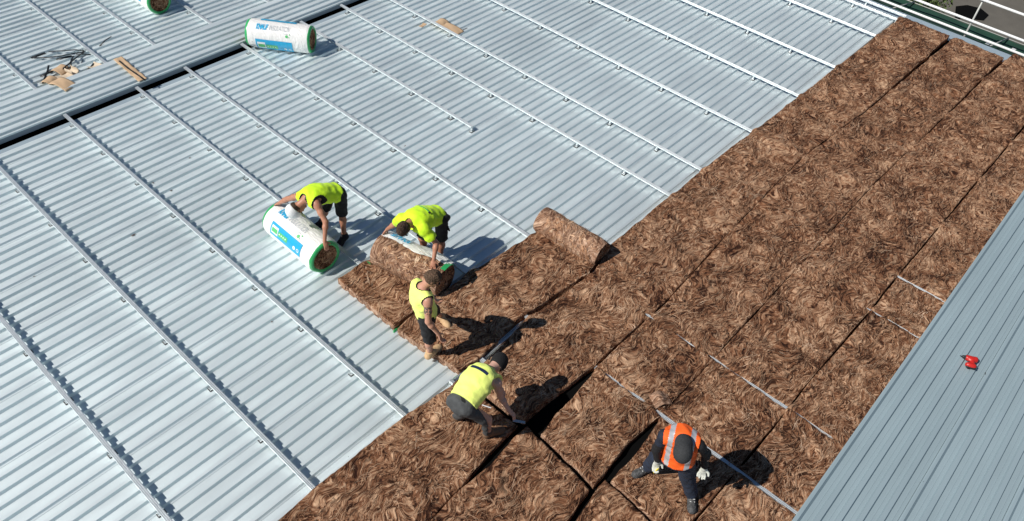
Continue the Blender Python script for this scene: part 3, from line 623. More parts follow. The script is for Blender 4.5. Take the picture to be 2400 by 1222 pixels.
def sdf_mesh(name, prims, h, mats, parent, k=.03, inf=0.0, cuts=(), holes=(), trim=None, mfun=None, wrink=0.0, smooth=1):
    """prims (with optional own k) smooth-united; cuts = (point, outward normal) half spaces; holes = prims taken away"""
    lo = np.min([box_prim(q, .06 + inf)[0] for q in prims], 0); hi = np.max([box_prim(q, .06 + inf)[1] for q in prims], 0)
    n = np.ceil((hi - lo) / h).astype(int) + 1; ax = [lo[i] + h * np.arange(n[i]) for i in range(3)]
    D = np.full(n, 1.0, np.float32)
    for q in prims:
        a, b = box_prim(q, .05 + inf); i0 = np.maximum(((a - lo) / h).astype(int), 0); i1 = np.minimum(((b - lo) / h).astype(int) + 2, n)
        g = np.stack(np.meshgrid(*[ax[i][i0[i]:i1[i]] for i in range(3)], indexing='ij'), -1)
        sl = tuple(slice(i0[i], i1[i]) for i in range(3))
        kk = min(k, .6 * (min(q[3], q[4]) if q[0] == 'c' else min(q[3])) + .002)
        D[sl] = smin(D[sl], d_prim(g, q, inf), kk)
    if wrink or len(cuts):
        G = np.stack(np.meshgrid(*ax, indexing='ij'), -1)
    if wrink: D += wrink * .8 * np.sin(G[..., 0] * 17 + G[..., 1] * 9 + 3 * np.sin(G[..., 2] * 7 + G[..., 1] * 11)) * np.sin(G[..., 2] * 13 - G[..., 0] * 8); D += wrink * (np.sin(G[..., 0] * 38 + 2 * np.sin(G[..., 2] * 23)) * np.sin(G[..., 1] * 31 + 2 * np.sin(G[..., 0] * 19)) + .5 * np.sin(G[..., 2] * 61 + G[..., 0] * 40))
    for pt, nn in cuts: D = np.maximum(D, (G - np.array(pt)) @ nrmz(nn))
    for q in holes:
        a, b = box_prim(q, .02); i0 = np.clip(((a - lo) / h).astype(int), 0, n - 1); i1 = np.clip(((b - lo) / h).astype(int) + 2, 1, n)
        if np.any(i1 <= i0): continue
        g = np.stack(np.meshgrid(*[ax[i][i0[i]:i1[i]] for i in range(3)], indexing='ij'), -1); sl = tuple(slice(i0[i], i1[i]) for i in range(3))
        D[sl] = np.maximum(D[sl], -d_prim(g, q))
    s = D < 0; cs = [slice(None, -1), slice(1, None)]
    cnt = sum(s[cs[a], cs[b], cs[c]].astype(np.int8) for a in (0, 1) for b in (0, 1) for c in (0, 1))
    act = (cnt > 0) & (cnt < 8); cid = -np.ones(act.shape, np.int64); I = np.argwhere(act); cid[act] = np.arange(len(I))
    acc = np.zeros((len(I), 3)); num = np.zeros(len(I))
    cor = [(a, b, c) for a in (0, 1) for b in (0, 1) for c in (0, 1)]
    for p0 in cor:
        for axx in range(3):
            if p0[axx]: continue
            p1 = list(p0); p1[axx] = 1
            v0 = D[I[:, 0] + p0[0], I[:, 1] + p0[1], I[:, 2] + p0[2]]; v1 = D[I[:, 0] + p1[0], I[:, 1] + p1[1], I[:, 2] + p1[2]]
            x = (v0 < 0) != (v1 < 0); t = np.where(x, v0 / np.where(x, v0 - v1, 1), 0)
            q = np.array(p0, float)[None] + t[:, None] * (np.array(p1) - np.array(p0))[None]
            acc += np.where(x[:, None], q, 0); num += x
    V = lo + h * (I + acc / num[:, None]); Fs = []
    for axx in range(3):
        o1, o2 = [(1, 2), (2, 0), (0, 1)][axx]
        A = np.take(s, range(n[axx] - 1), axx); B = np.take(s, range(1, n[axx]), axx); ed = np.argwhere(A != B)
        ok = (ed[:, o1] > 0) & (ed[:, o2] > 0) & (ed[:, o1] < n[o1] - 1) & (ed[:, o2] < n[o2] - 1); ed = ed[ok]
        fl = A[ed[:, 0], ed[:, 1], ed[:, 2]]
        def cell(d1, d2):
            e = ed.copy(); e[:, o1] += d1; e[:, o2] += d2; return cid[e[:, 0], e[:, 1], e[:, 2]]
        Q = np.stack([cell(-1, -1), cell(0, -1), cell(0, 0), cell(-1, 0)], -1); Q[~fl] = Q[~fl][:, ::-1]; Fs.append(Q)
    Fq = np.concatenate(Fs); Fq = Fq[(Fq >= 0).all(1)]
    for _ in range(smooth):
        S = np.zeros_like(V); c = np.zeros(len(V))
        for j in range(4):
            np.add.at(S, Fq[:, j], V[Fq[:, (j + 1) % 4]]); np.add.at(c, Fq[:, j], 1); np.add.at(S, Fq[:, j], V[Fq[:, (j - 1) % 4]]); np.add.at(c, Fq[:, j], 1)
        V = np.where(c[:, None] > 0, .5 * V + .5 * S / np.maximum(c, 1)[:, None], V)
    cen = V[Fq].mean(1); mi = np.zeros(len(Fq), int)
    if mfun is not None: mi = mfun(cen)
    if trim is not None:
        e = np.full(len(cen), -1.0)
        for pt, nn in cuts: e = np.maximum(e, (cen - np.array(pt)) @ nrmz(nn))
        for q in holes: e = np.maximum(e, -d_prim(cen, q))
        mi = np.where(e > -trim, len(mats) - 1, mi)
    off = np.array(parent.location) if parent.parent is None else np.array(parent.parent.location)
    return obj(name, mesh_np(name, V - off, Fq, mats, True, mi), parent)
def hand_prims(w, d, across, down, curl=.6, spread=.0, thumb=1):
    w = np.array(w, float); d = nrmz(d); across = nrmz(np.array(across) - d * (np.array(across) @ d)); n = np.cross(d, across); n = n if n @ np.array(down) > 0 else -n
    out = [ell(w + d * .052, [across, d, n], (.041, .056, .018))]
    for i, (o, ln) in enumerate(((-.031, .062), (-.0105, .078), (.0105, .082), (.030, .074))):
        b = w + d * .092 + across * o; d1 = nrmz(d * math.cos(curl) + n * math.sin(curl) + across * spread * o * 14); d2 = nrmz(d * math.cos(curl * 2.1) + n * math.sin(curl * 2.1))
        out += [cap(b - d * .01, b + d1 * ln * .5, .0105, .0098), cap(b + d1 * ln * .5, b + d1 * ln * .5 + d2 * ln * .5, .0098, .0085)]
    b = w + d * .028 + across * .032 * thumb; d1 = nrmz(across * thumb + d * .8 + n * .3); d2 = nrmz(across * thumb * .3 + d + n * .7)
    return out + [cap(b, b + d1 * .042, .0125, .011), cap(b + d1 * .042, b + d1 * .042 + d2 * .032, .011, .0095)]
def person(label, J, front, face, feet, skin='skin', scale=1.0):
    J = {k: np.array(v, float) for k, v in J.items()}
    P_ = .5 * (J['hipL'] + J['hipR']); N = J['N']
    g = .5 * (J['anL'] + J['anR']); e = empty('person', (g[0], g[1], J['anL'][2] - .09)); tag(e, label, 'person')
    latS = nrmz(J['shR'] - J['shL']); latH = nrmz(J['hipR'] - J['hipL']); sp = nrmz(N - P_)
    fr = nrmz(np.cross(latS, sp)); fr = fr if fr @ np.array(front) > 0 else -fr
    lat = nrmz(np.cross(sp, fr)); lat = lat if lat @ latS > 0 else -lat; ax = [lat, fr, sp]
    up = nrmz(J['H'] - N); fc = np.array(face, float); fc = nrmz(fc - up * (fc @ up)); hl = np.cross(up, fc); H = J['H'] + up * .03; hx = [hl, fc, up]
    SP = N - P_; L = np.linalg.norm(SP); back = lambda t, bow: P_ + SP * t - fr * bow
    tor = [ell(back(.0, 0), [latH, nrmz(np.cross(latH, sp)), sp], (.170, .128, .115)), ell(back(.30, .02), ax, (.165, .125, .15)), ell(back(.60, .035), ax, (.182, .130, .165)), ell(back(.82, .035), ax, (.178, .108, .125)),
           cap(J['shL'] + lat * .02, J['shR'] - lat * .02, .062), cap(back(.92, .03), N, .09, .065)]
    arms = {}; legs = {}
    for s in 'LR':
        sh, elb, wr = J['sh' + s], J['el' + s], J['wr' + s]
        arms[s] = [ell(sh + (elb - sh) * .12, np.eye(3), (.060, .060, .060)), cap(sh, elb, .050, .041), ell(sh + (elb - sh) * .5, np.eye(3), (.048, .048, .048)), cap(elb, wr, .040, .0275), ell(elb + (wr - elb) * .28, np.eye(3), (.042, .042, .042))]
        hp, kn, an = J['hip' + s], J['kn' + s], J['an' + s]
        legs[s] = [cap(hp, kn, .086, .056), cap(kn, an, .054, .036), ell(kn + (an - kn) * .3 - nrmz(np.array([*feet[s][:2], 0])) * .018, np.eye(3), (.054, .054, .07))]
    head = [ell(H + up * .025 - fc * .012, hx, (.076, .098, .098)), ell(H - up * .045 + fc * .028, hx, (.058, .062, .075)), cap(N - up * .02, H - up * .04 - fc * .02, .060, .055),
            cap(H + fc * .082 - up * .0, H + fc * .104 - up * .032, .010, .014), ell(H + fc * .086 - up * .066, hx, (.026, .012, .010)),
            ell(H + hl * .076 - up * .008 - fc * .01, hx, (.010, .020, .030)), ell(H - hl * .076 - up * .008 - fc * .01, hx, (.010, .020, .030)), ell(H + fc * .075 - up * .105, hx, (.028, .024, .022))]
    foot = {}
    for s in 'LR':
        an = J['an' + s]; td = nrmz(np.array([*feet[s][:2], 0.0])); so_ = np.array([an[0], an[1], an[2] - .045])
        sd = np.array([-td[1], td[0], 0])
        foot[s] = dict(an=an, td=td, prims=[cap(an + [0, 0, .0], an - td * .025 + [0, 0, -.035], .048, .045), cap(an - td * .035 + [0, 0, -.045], an + td * .13 + [0, 0, -.050], .043, .043), cap(an + td * .06 + [0, 0, -.02], an + td * .17 + [0, 0, -.048], .044, .040), ell(an + td * .16 - [0, 0, .048], [sd, td, [0, 0, 1]], (.05, .07, .04))])
    return dict(e=e, J=J, P=P_, tor=tor, arms=arms, legs=legs, head=head, H=H, up=up, fc=fc, hl=hl, fr=fr, lat=lat, sp=sp, foot=foot, N=N, latH=latH, skin=skin)
def body(p, hands, mats=None, mfun=None, gloves=False):
    pr = p['tor'] + p['head'] + sum(p['arms'].values(), []) + sum(p['legs'].values(), []) + ([] if gloves else sum(hands.values(), []))
    for s in 'LR': pr.append(cap(p['foot'][s]['an'], p['foot'][s]['an'] + p['foot'][s]['td'] * .1 - [0, 0, .045], .034, .03))
    b = sdf_mesh('body', pr, .0095, mats or [p['skin']], p['e'], k=.035, mfun=mfun)
    for k, sg in enumerate((1, -1)):
        eye = p['H'] + p['fc'] * .088 + p['hl'] * .031 * sg + p['up'] * .008
        sdf_mesh('eye', [ell(eye, np.eye(3), (.011, .011, .011))], .005, ['glass_dark'], p['e'], smooth=0)
    return b
def boots(p, mt, sole, high=.07, socks=None, name='boot'):
    for s in 'LR':
        f = p['foot'][s]; an = f['an']; kn = p['J']['kn' + s]; top = an + nrmz(kn - an) * high
        b = sdf_mesh(name, f['prims'] + [cap(an - [0, 0, .01], top, .047, .050)], .011, [mt, sole], p['e'], k=.03, inf=.004, cuts=[(top, kn - an), (an - [0, 0, .088], (0, 0, -1))], mfun=lambda c, z=an[2]: (c[:, 2] < z - .066).astype(int))
        if socks: sdf_mesh('sock', [cap(top - nrmz(kn - an) * .03, top + nrmz(kn - an) * .035, .047, .046)], .011, [socks], p['e'])
def patch_on(p, prims, inf, c, u, v, w, h, mt, name, parent, k=.03):
    A, B = np.meshgrid(np.linspace(-.5, .5, 9), np.linspace(-.5, .5, 5), indexing='ij'); G = np.array(c) + A[..., None] * w * nrmz(u) + B[..., None] * h * nrmz(v)
    def f(x):
        d = np.full(x.shape[:-1], 1.0)
        for q in prims: d = smin(d, d_prim(x, q, inf), k)
        return d
    for _ in range(12):
        g = np.stack([(f(G + dx) - f(G - dx)) / .002 for dx in np.eye(3) * .001], -1); g /= np.linalg.norm(g, axis=-1)[..., None]
        G = G - g * (f(G) - .007)[..., None]
    idx = np.arange(A.size).reshape(A.shape)
    return obj(name, mesh_np(name, G.reshape(-1, 3) - np.array(p['e'].location), np.stack([idx[:-1, :-1], idx[1:, :-1], idx[1:, 1:], idx[:-1, 1:]], -1).reshape(-1, 4), mt), parent)
def tank(p, mt, low=-.02, inf=.016, hem=None, trimmat='black_cloth', trim=.013, sleeve=False, name='vest', mfun=None, mats=None, neck=(.088, .11, .085)):
    J, N, fr, lat, sp = p['J'], p['N'], p['fr'], p['lat'], p['sp']
    pr = list(p['tor']); holes = []
    cuts = [(p['P'] + sp * low, -sp if hem is None else hem)]
    if not sleeve:
        for s, sg in (('L', -1), ('R', 1)):
            holes.append(ell(J['sh' + s] + lat * sg * .055 - sp * .03, [lat, fr, sp], (.075, .15, .135)))
    else:
        for s in 'LR':
            pr = pr + p['arms'][s][:3]; d = J['el' + s] - J['sh' + s]; cuts = cuts
            holes.append(cap(J['sh' + s] + d * .92, J['wr' + s], .095))
    holes.append(ell(N + sp * .035 + fr * .035, [lat, fr, sp], neck))
    v = sdf_mesh(name, pr, .011, (mats or [mt]) + ([trimmat] if trim else []), p['e'], k=.035, inf=inf, cuts=cuts, holes=holes, trim=trim, wrink=.0038, mfun=mfun)
    p['vest_prims'] = pr
    return v
def legwear(p, mt, name, knee=1.0, inf=.02, waist=.10, shin=0.0, loose=.012):
    """shorts (knee<=1) or trousers (shin>0 = fraction of the shin covered)"""
    J = p['J']; pr = [p['tor'][0], p['tor'][1]]; cuts = [(p['P'] + p['sp'] * waist, p['sp'])]; holes = []
    for s in 'LR':
        hp, kn, an = J['hip' + s], J['kn' + s], J['an' + s]
        end = hp + (kn - hp) * knee
        if shin > 0:
            q = kn + (an - kn) * shin; pr += [cap(hp, kn, .09, .066 + loose), cap(kn, q, .064 + loose, .052 + loose)]; holes.append(cap(q + nrmz(an - kn) * .098, an + nrmz(an - kn) * .15, .1))
        else:
            pr += [cap(hp, end, .092, .068 + loose)]; d = nrmz(kn - hp); holes.append(cap(end + d * .10, end + d * .3, .105))
    return sdf_mesh(name, pr, .012, [mt], p['e'], k=.03, inf=inf * .6, cuts=cuts, holes=holes, wrink=.0045)
def hair(p, mt, inf=.006, name='hair', under=None):
    H, up, fc = p['H'], p['up'], p['fc']
    o = sdf_mesh(name, [p['head'][0], ell(H - up * .01 - fc * .03, [p['hl'], fc, up], (.072, .075, .075))], .007, [mt], p['e'], inf=inf, cuts=[(H + up * .035 + fc * .05, fc * .9 - up * .45), (H - up * .05 - fc * .05, -up - fc * .15)] + ([] if under is None else [(H + up * under, up)]), wrink=.003, smooth=0)
    co = np.zeros(len(o.data.vertices) * 3, np.float32); o.data.vertices.foreach_get('co', co); co += rng.normal(0, .0032, co.shape); o.data.vertices.foreach_set('co', co); return o
def shades(p):
    H, up, fc, hl = p['H'], p['up'], p['fc'], p['hl']
    pr = [ell(H + fc * .092 + hl * .032 * s + up * .006, [hl, fc, up], (.030, .010, .018)) for s in (1, -1)] + [cap(H + hl * .078 * s + up * .008 - fc * .01, H + fc * .075 + hl * .066 * s + up * .008, .005) for s in (1, -1)] + [cap(H + fc * .1 - hl * .02 + up * .01, H + fc * .1 + hl * .02 + up * .01, .005)]
    sdf_mesh('sunglasses', pr, .005, ['glass_dark'], p['e'], k=.01)

# --- man in white cap, hands on a wrapped roll
JA = dict(hipL=[-4.645, 2.32, .885], hipR=[-4.635, 2.12, .915], N=[-5.126, 2.245, 1.06], H=[-5.27, 2.289, .945], shL=[-5.12, 2.425, 1.0], shR=[-5.10, 2.06, 1.06], elL=[-5.216, 2.655, .84], wrL=[-5.25, 2.85, .655], elR=[-5.126, 1.848, .86], wrR=[-5.262, 1.735, .64], knL=[-4.72, 2.44, .485], anL=[-4.70, 2.60, .09], knR=[-4.62, 2.15, .50], anR=[-4.655, 2.10, .09])
pA = person('man in yellow vest and white cap bending over a wrapped roll', JA, (0, 0, -1), (-.2, 0, -1), {'L': (-1, .1), 'R': (-.9, -.35)}, 'skin_tan')
body(pA, {'L': hand_prims(JA['wrL'], (-.05, .6, -.45), (1, .1, 0), (0, 0, -1), .45), 'R': hand_prims(JA['wrR'], (-.12, -.45, -.75), (.8, -.2, 0), (-.2, .2, -1), .35)})
tank(pA, 'hiviz', inf=.030); legwear(pA, 'black_cloth', 'shorts', .92); boots(pA, 'black_cloth', 'rubber_black', .05)
hair(pA, 'hair', .006, under=.02)
H, up, fc, hl = pA['H'], pA['up'], pA['fc'], pA['hl']
cp = sdf_mesh('cap', [ell(H + up * .055 - fc * .012, [hl, fc, up], (.104, .128, .112)), ell(H + up * .03 + fc * .12, [hl, fc, up], (.078, .095, .010))], .009, ['cap_white', 'black_cloth'], pA['e'], inf=.004, k=.015, cuts=[(H + up * .0, -up)], mfun=lambda c: ((np.abs((c - H) @ hl + .05) < .014) & (np.abs((c - H) @ up - .075) < .03) & ((c - H) @ fc > -.04) & ((c - H) @ fc < .05)).astype(int))
shades(pA)
# --- man in yellow tee opening the second roll
JB = dict(hipL=[-3.915, .90, .885], hipR=[-3.89, .70, .925], N=[-4.38, .78, 1.10], H=[-4.565, .735, 1.13], shL=[-4.405, .965, 1.05], shR=[-4.345, .595, 1.06], elL=[-4.40, 1.15, .82], wrL=[-4.44, 1.29, .645], elR=[-4.26, .42, .84], wrR=[-4.40, .325, .67], knL=[-4.10, .90, .50], anL=[-3.98, .96, .09], knR=[-3.915, .66, .51], anR=[-3.92, .69, .09])
pB = person('man in yellow tee shirt with tool belt leaning over an opened roll', JB, (0, 0, -1), (-.3, -.25, -1), {'L': (-1, .1), 'R': (-1, -.2)}, 'skin_tan')
body(pB, {'L': hand_prims(JB['wrL'], (-.40, .16, -.5), (1, .1, 0), (0, 0, -1), .5), 'R': hand_prims(JB['wrR'], (-.35, -.25, -.55), (.5, -.7, 0), (0, 0, -1), .3, .6)})
tank(pB, 'hiviz', sleeve=True, inf=.034, trim=None, name='tee_shirt'); legwear(pB, 'black_cloth', 'shorts', .9); boots(pB, 'black_cloth', 'rubber_black', .07)
hair(pB, 'hair', .007); shades(pB)
patch_on(pB, pB['vest_prims'], .034, pB['P'] + (pB['N'] - pB['P']) * .66 - pB['fr'] * .16 + pB['lat'] * .02, pB['lat'], pB['sp'], .17, .018, 'print_green', 'printed_line', pB['e'])
patch_on(pB, pB['vest_prims'], .034, pB['P'] + (pB['N'] - pB['P']) * .66 - pB['fr'] * .16 + pB['lat'] * .125, pB['lat'], pB['sp'], .035, .04, 'black_cloth', 'printed_emblem', pB['e'])
bt = pB['P'] + pB['sp'] * .03
sdf_mesh('tool_belt', [ell(bt, [pB['latH'], np.cross(pB['latH'], pB['sp']), pB['sp']], (.185, .135, .03)), ell(bt - pB['lat'] * -.17 + pB['fr'] * -.02 - pB['sp'] * .05, [pB['lat'], pB['fr'], pB['sp']], (.05, .075, .10)), ell(bt + pB['lat'] * -.16 - pB['sp'] * .05, [pB['lat'], pB['fr'], pB['sp']], (.045, .07, .09)), ell(bt - pB['fr'] * .13 - pB['sp'] * .03, [pB['lat'], pB['fr'], pB['sp']], (.06, .03, .05))], .012, ['black_cloth'], pB['e'], wrink=.0045)
sdf_mesh('hammer_handle', [cap(bt + pB['lat'] * .2 - pB['sp'] * .02, bt + pB['lat'] * .21 - pB['sp'] * .1 + [0, 0, -.2], .013, .017)], .009, ['rubber_black'], pB['e'])
# --- standing man
JC = dict(hipL=[-5.255, -.44, .935], hipR=[-5.40, -.58, .955], N=[-5.375, -.505, 1.455], H=[-5.30, -.59, 1.615], shL=[-5.345, -.335, 1.405], shR=[-5.46, -.685, 1.42], elR=[-5.53, -.76, 1.14], wrR=[-5.45, -.875, .91], elL=[-5.20, -.27, 1.15], wrL=[-5.08, -.36, .93], knR=[-5.40, -.64, .565], anR=[-5.36, -.595, .195], knL=[-5.02, -.33, .585], anL=[-4.79, -.22, .195])
pC = person('standing man in yellow vest with tattooed arm, black shorts and tan boots', JC, (.67, -.74, 0), (.6, -.75, -.4), {'L': (-.05, -.3), 'R': (1, .05)}, 'skin')
def tat(c): return ((np.linalg.norm(c - (np.array(JC['shR']) + [-.045, -.045, -.10]), axis=1) < .062) & (vnoise(c[:, 2] * 60, (c[:, 0] - c[:, 1]) * 60, 4) > .38)).astype(int)
body(pC, {'R': hand_prims(JC['wrR'], (.1, -.14, -.6), (.7, .5, 0), (.3, -.6, -.3), .5), 'L': hand_prims(JC['wrL'], (.3, -.3, -.5), (.5, .7, 0), (.3, -.6, -.3), .5)}, ['skin', 'tattoo'], tat)
tank(pC, 'hiviz_pale', low=.0, trim=.014, inf=.02); legwear(pC, 'black_cloth', 'shorts', .98); boots(pC, 'leather_tan', 'leather_tan', .06)
hair(pC, 'hair_tan', .006); shades(pC)
# --- man in black beanie cutting the wool
JD = dict(hipL=[-6.035, -1.755, .945], hipR=[-6.015, -1.945, .96], N=[-5.53, -1.785, 1.045], H=[-5.34, -1.77, 1.0], shL=[-5.56, -1.62, .96], shR=[-5.535, -1.965, 1.03], elR=[-5.50, -2.01, .76], wrR=[-5.47, -2.17, .53], elL=[-5.42, -1.66, .70], wrL=[-5.30, -1.86, .52], knR=[-5.79, -2.075, .625], anR=[-5.715, -2.045, .225], knL=[-5.87, -1.765, .57], anL=[-5.80, -1.59, .22])
pD = person('man in black beanie and yellow vest stooping to cut a wool batt', JD, (0, 0, -1), (.3, -.1, -1), {'L': (1, -.1), 'R': (1, -.45)}, 'skin_pale')
body(pD, {'R': hand_prims(JD['wrR'], (.30, -.28, -.45), (.6, .7, 0), (0, 0, -1), .7), 'L': hand_prims(JD['wrL'], (.25, -.3, -.6), (.6, .5, 0), (0, 0, -1), .7)})
tank(pD, 'hiviz_pale', low=.04, inf=.038, trim=None)
legwear(pD, 'jeans', 'jeans', shin=1.0, waist=.08); boots(pD, 'leather_dark', 'rubber_black', .05)
sdf_mesh('undershirt', [pD['tor'][0], pD['tor'][1]], .012, ['black_cloth'], pD['e'], inf=.010, cuts=[(pD['P'] + pD['sp'] * .2, pD['sp']), (pD['P'] - pD['sp'] * .02, -pD['sp'])])
H, up, fc, hl = pD['H'], pD['up'], pD['fc'], pD['hl']
sdf_mesh('beanie', [ell(H + up * .035 - fc * .015, [hl, fc, up], (.104, .128, .132))], .009, ['cap_black'], pD['e'], cuts=[(H - up * .035, -up + fc * .35)], wrink=.001)
patch_on(pD, pD['vest_prims'], .038, pD['P'] + (pD['N'] - pD['P']) * .84 - pD['fr'] * .15, pD['lat'], pD['sp'], .25, .042, 'badge', 'back_badge', pD['e'])
# --- man in orange vest
JE = dict(hipL=[-4.874, -4.044, .988], hipR=[-4.792, -4.229, 1.008], N=[-4.884, -4.106, 1.504], H=[-5.045, -4.205, 1.535], shL=[-4.994, -3.95, 1.455], shR=[-4.844, -4.295, 1.49], elL=[-5.008, -3.92, 1.17], wrL=[-4.975, -3.975, .92], elR=[-4.705, -4.375, 1.24], wrR=[-4.71, -4.42, .985], knL=[-4.75, -3.881, .608], anL=[-4.685, -3.80, .222], knR=[-4.681, -4.275, .6], anR=[-4.617, -4.40, .222])
pE = person('man in orange hi-vis vest, grey cap and white gloves holding a yellow knife', JE, (-.6, -.5, -.3), (-.5, -.3, -1), {'L': (-.95, .35), 'R': (-.8, -.6)}, 'skin')
gE = {'L': hand_prims(JE['wrL'], (-.02, -.02, -1), (.6, -.8, 0), (-.6, -.4, 0), .55), 'R': hand_prims(JE['wrR'], (-.05, -.05, -1), (.4, -.9, 0), (-.7, -.3, 0), .22, .9)}
body(pE, gE, gloves=True)
for s in 'LR':
    J = pE['J']; sdf_mesh('glove', gE[s] + [cap(J['wr' + s] + (J['el' + s] - J['wr' + s]) * .18, J['wr' + s], .037, .033)], .008, ['glove'], pE['e'], inf=.003, k=.012)
    sh, elb, wr = J['sh' + s], J['el' + s], J['wr' + s]; en = wr + (elb - wr) * .14
    sdf_mesh('sleeve', [ell(sh, np.eye(3), (.07, .07, .07)), cap(sh, elb, .062, .053), cap(elb, en, .052, .040)], .011, ['black_cloth' if s == 'R' else 'navy_cloth', 'black_cloth'], pE['e'], wrink=.003, mfun=lambda c, a=sh, b=elb: ((((c - a) @ (b - a)) / ((b - a) @ (b - a))) > .55).astype(int))
lt = pE['lat']; pc = pE['P']
def vest_m(c):
    q = (c - pE['N']) @ lt; return ((np.abs(np.abs(q) - .115) < .028)).astype(int)
tank(pE, 'orange_vest', low=.02, inf=.034, neck=(.055, .06, .05), trim=.008, trimmat='orange_vest', mats=['orange_vest', 'reflective'], mfun=vest_m)
legwear(pE, 'work_trousers', 'trousers', shin=.92, waist=.1, loose=.016); boots(pE, 'boot_grey', 'rubber_black', .06, 'sock')
for s in 'LR':
    f_ = pE['foot'][s]; sd = np.array([-f_['td'][1], f_['td'][0], 0])
    for k in range(4):
        c_ = f_['an'] + f_['td'] * (.045 + .028 * k) + np.array([0, 0, .034 - .012 * k]); sdf_mesh('lace', [cap(c_ - sd * .028, c_ + sd * .028, .006)], .005, ['sock'], pE['e'], smooth=0)
H, up, fc, hl = pE['H'], pE['up'], pE['fc'], pE['hl']
sdf_mesh('cap', [ell(H + up * .02 - fc * .014, [hl, fc, up], (.104, .125, .125)), ell(H - up * .07 - fc * .05, [hl, fc, up], (.098, .085, .12)), ell(H + up * .015 + fc * .12, [hl, fc, up], (.080, .080, .014))], .009, ['cap_grey'], pE['e'], k=.02, cuts=[(H - up * .16, -up), (H + fc * .07 - up * .03, fc - up * .9)])
hair(pE, 'hair', .004, under=-.03)
kE = MB(); wv = np.array(JE['wrL']) + np.array([-.03, -.03, -.13]); off = np.array(pE['e'].location)
kn = MB().box((0, 0, 0), (.02, .012, .13), Matrix.Rotation(.25, 3, 'X'), .003).build('utility_knife', 'yellow'); kn.location = tuple(wv); tag(kn, 'yellow utility knife held in a white glove', 'knife')
kE.bm.free()
kd = MB().box((0, 0, 0), (.17, .035, .004), None, .0015).build('knife_blade', 'steel'); kd.location = tuple(np.array(JD['wrR']) + [.07, -.10, -.17]); kd.rotation_euler = (.2, .35, -.75); tag(kd, 'pale knife blade below the hand of the man in the beanie', 'knife')
pn = MB().tube([(0, 0, 0), (.06, -.09, -.03)], .007).build('pencil', 'print_white', None); pn.location = tuple(np.array(JD['hipR']) + [.14, -.1, .03]); tag(pn, 'white pencil sticking out of a jeans pocket', 'pencil')
# ------------------------------------------------------------------ black layer added so the open joints go dark
vb = mesh_np('joint_backing', [(-12, -1.19, .048), (9.6, -1.19, .048), (9.6, -5.45, .048), (-12, -5.45, .048)], [(3, 2, 1, 0)], 'flat_black')
tag(obj('joint_backing', vb), 'black sheet added under the wool, seen only in the open joints', 'membrane')
# ------------------------------------------------------------------ straps, cardboard and offcuts
def strap(pts, label, wd=.036, z=.0):
    pts = [np.array(p, float) for p in pts]; V = []; n = len(pts)
    for i in range(n):
        t = nrmz(pts[min(i + 1, n - 1)] - pts[max(i - 1, 0)]); s = nrmz(np.cross(t, [0, 0, 1.0])); 
        V += [pts[i] - s * wd / 2, pts[i] + s * wd / 2]
    V = np.array(V); o_ = V[0].copy(); o_[2] = 0
    me = mesh_np('strap', V - o_, [(2 * i, 2 * i + 1, 2 * i + 3, 2 * i + 2) for i in range(n - 1)], 'strap')
    o = obj('packing_strap', me); o.location = tuple(o_); md = o.modifiers.new('s', 'SOLIDIFY'); md.thickness = .003
    tag(o, label, 'strap', 'black packing straps'); return o
def sp(*pp): return [P(a, b, c) for a, b, c in pp]
strap(sp((73, 136, .05), (90, 130, .045), (106, 124, .04)), 'short thick black strap end at the far left of the heap', .075)
strap(sp((73, 136, .05), (110, 135, .06), (145, 131, .09), (175, 125, .1), (198, 121, .06)), 'long thin black strap crossing the middle of the heap')
strap(sp((114, 121, .06), (150, 119, .1), (175, 117, .12), (198, 119, .06)), 'topmost thin black strap of the heap, nearly level')
strap(sp((132, 140, .05), (150, 135, .05), (168, 131, .06)), 'short thick black strap below the long strap', .06)
strap(sp((198, 121, .06), (180, 134, .1), (155, 155, .12), (122, 181, .04)), 'long black strap slanting down to the cardboard')
strap(sp((172, 131, .08), (166, 145, .1), (165, 161, .04)), 'thin upright black strap above the curled cardboard')
strap(sp((212, 128, .05), (195, 127, .06), (178, 127, .07)), 'black strap end poking towards the spacer rail')
strap(sp((233, 109, .04), (246, 95, .08), (261, 86, .1)), 'single black strap curving up on its own right of the rail', .03)
strap(sp((202, 166, .04), (214, 155, .05), (222, 145, .07)), 'short black strap beside the small pale card', .03)
strap(sp((95, 180, .05), (110, 172, .06), (127, 165, .05)), 'thick short black strap left of the cardboard', .065)
strap(sp((114, 153, .09), (112, 165, .06), (105, 182, .05), (100, 195, .03)), 'thin bent black strap at the lower left of the heap')
strap(sp((200, 130, .02), (193, 142, .03), (190, 150, .03)), 'tiny black strap below the rail bracket', .012)
strap(sp((1095, 66, .04), (1084, 71, .04), (1078, 74, .04)), 'short black strap beside the cardboard in the middle', .02)
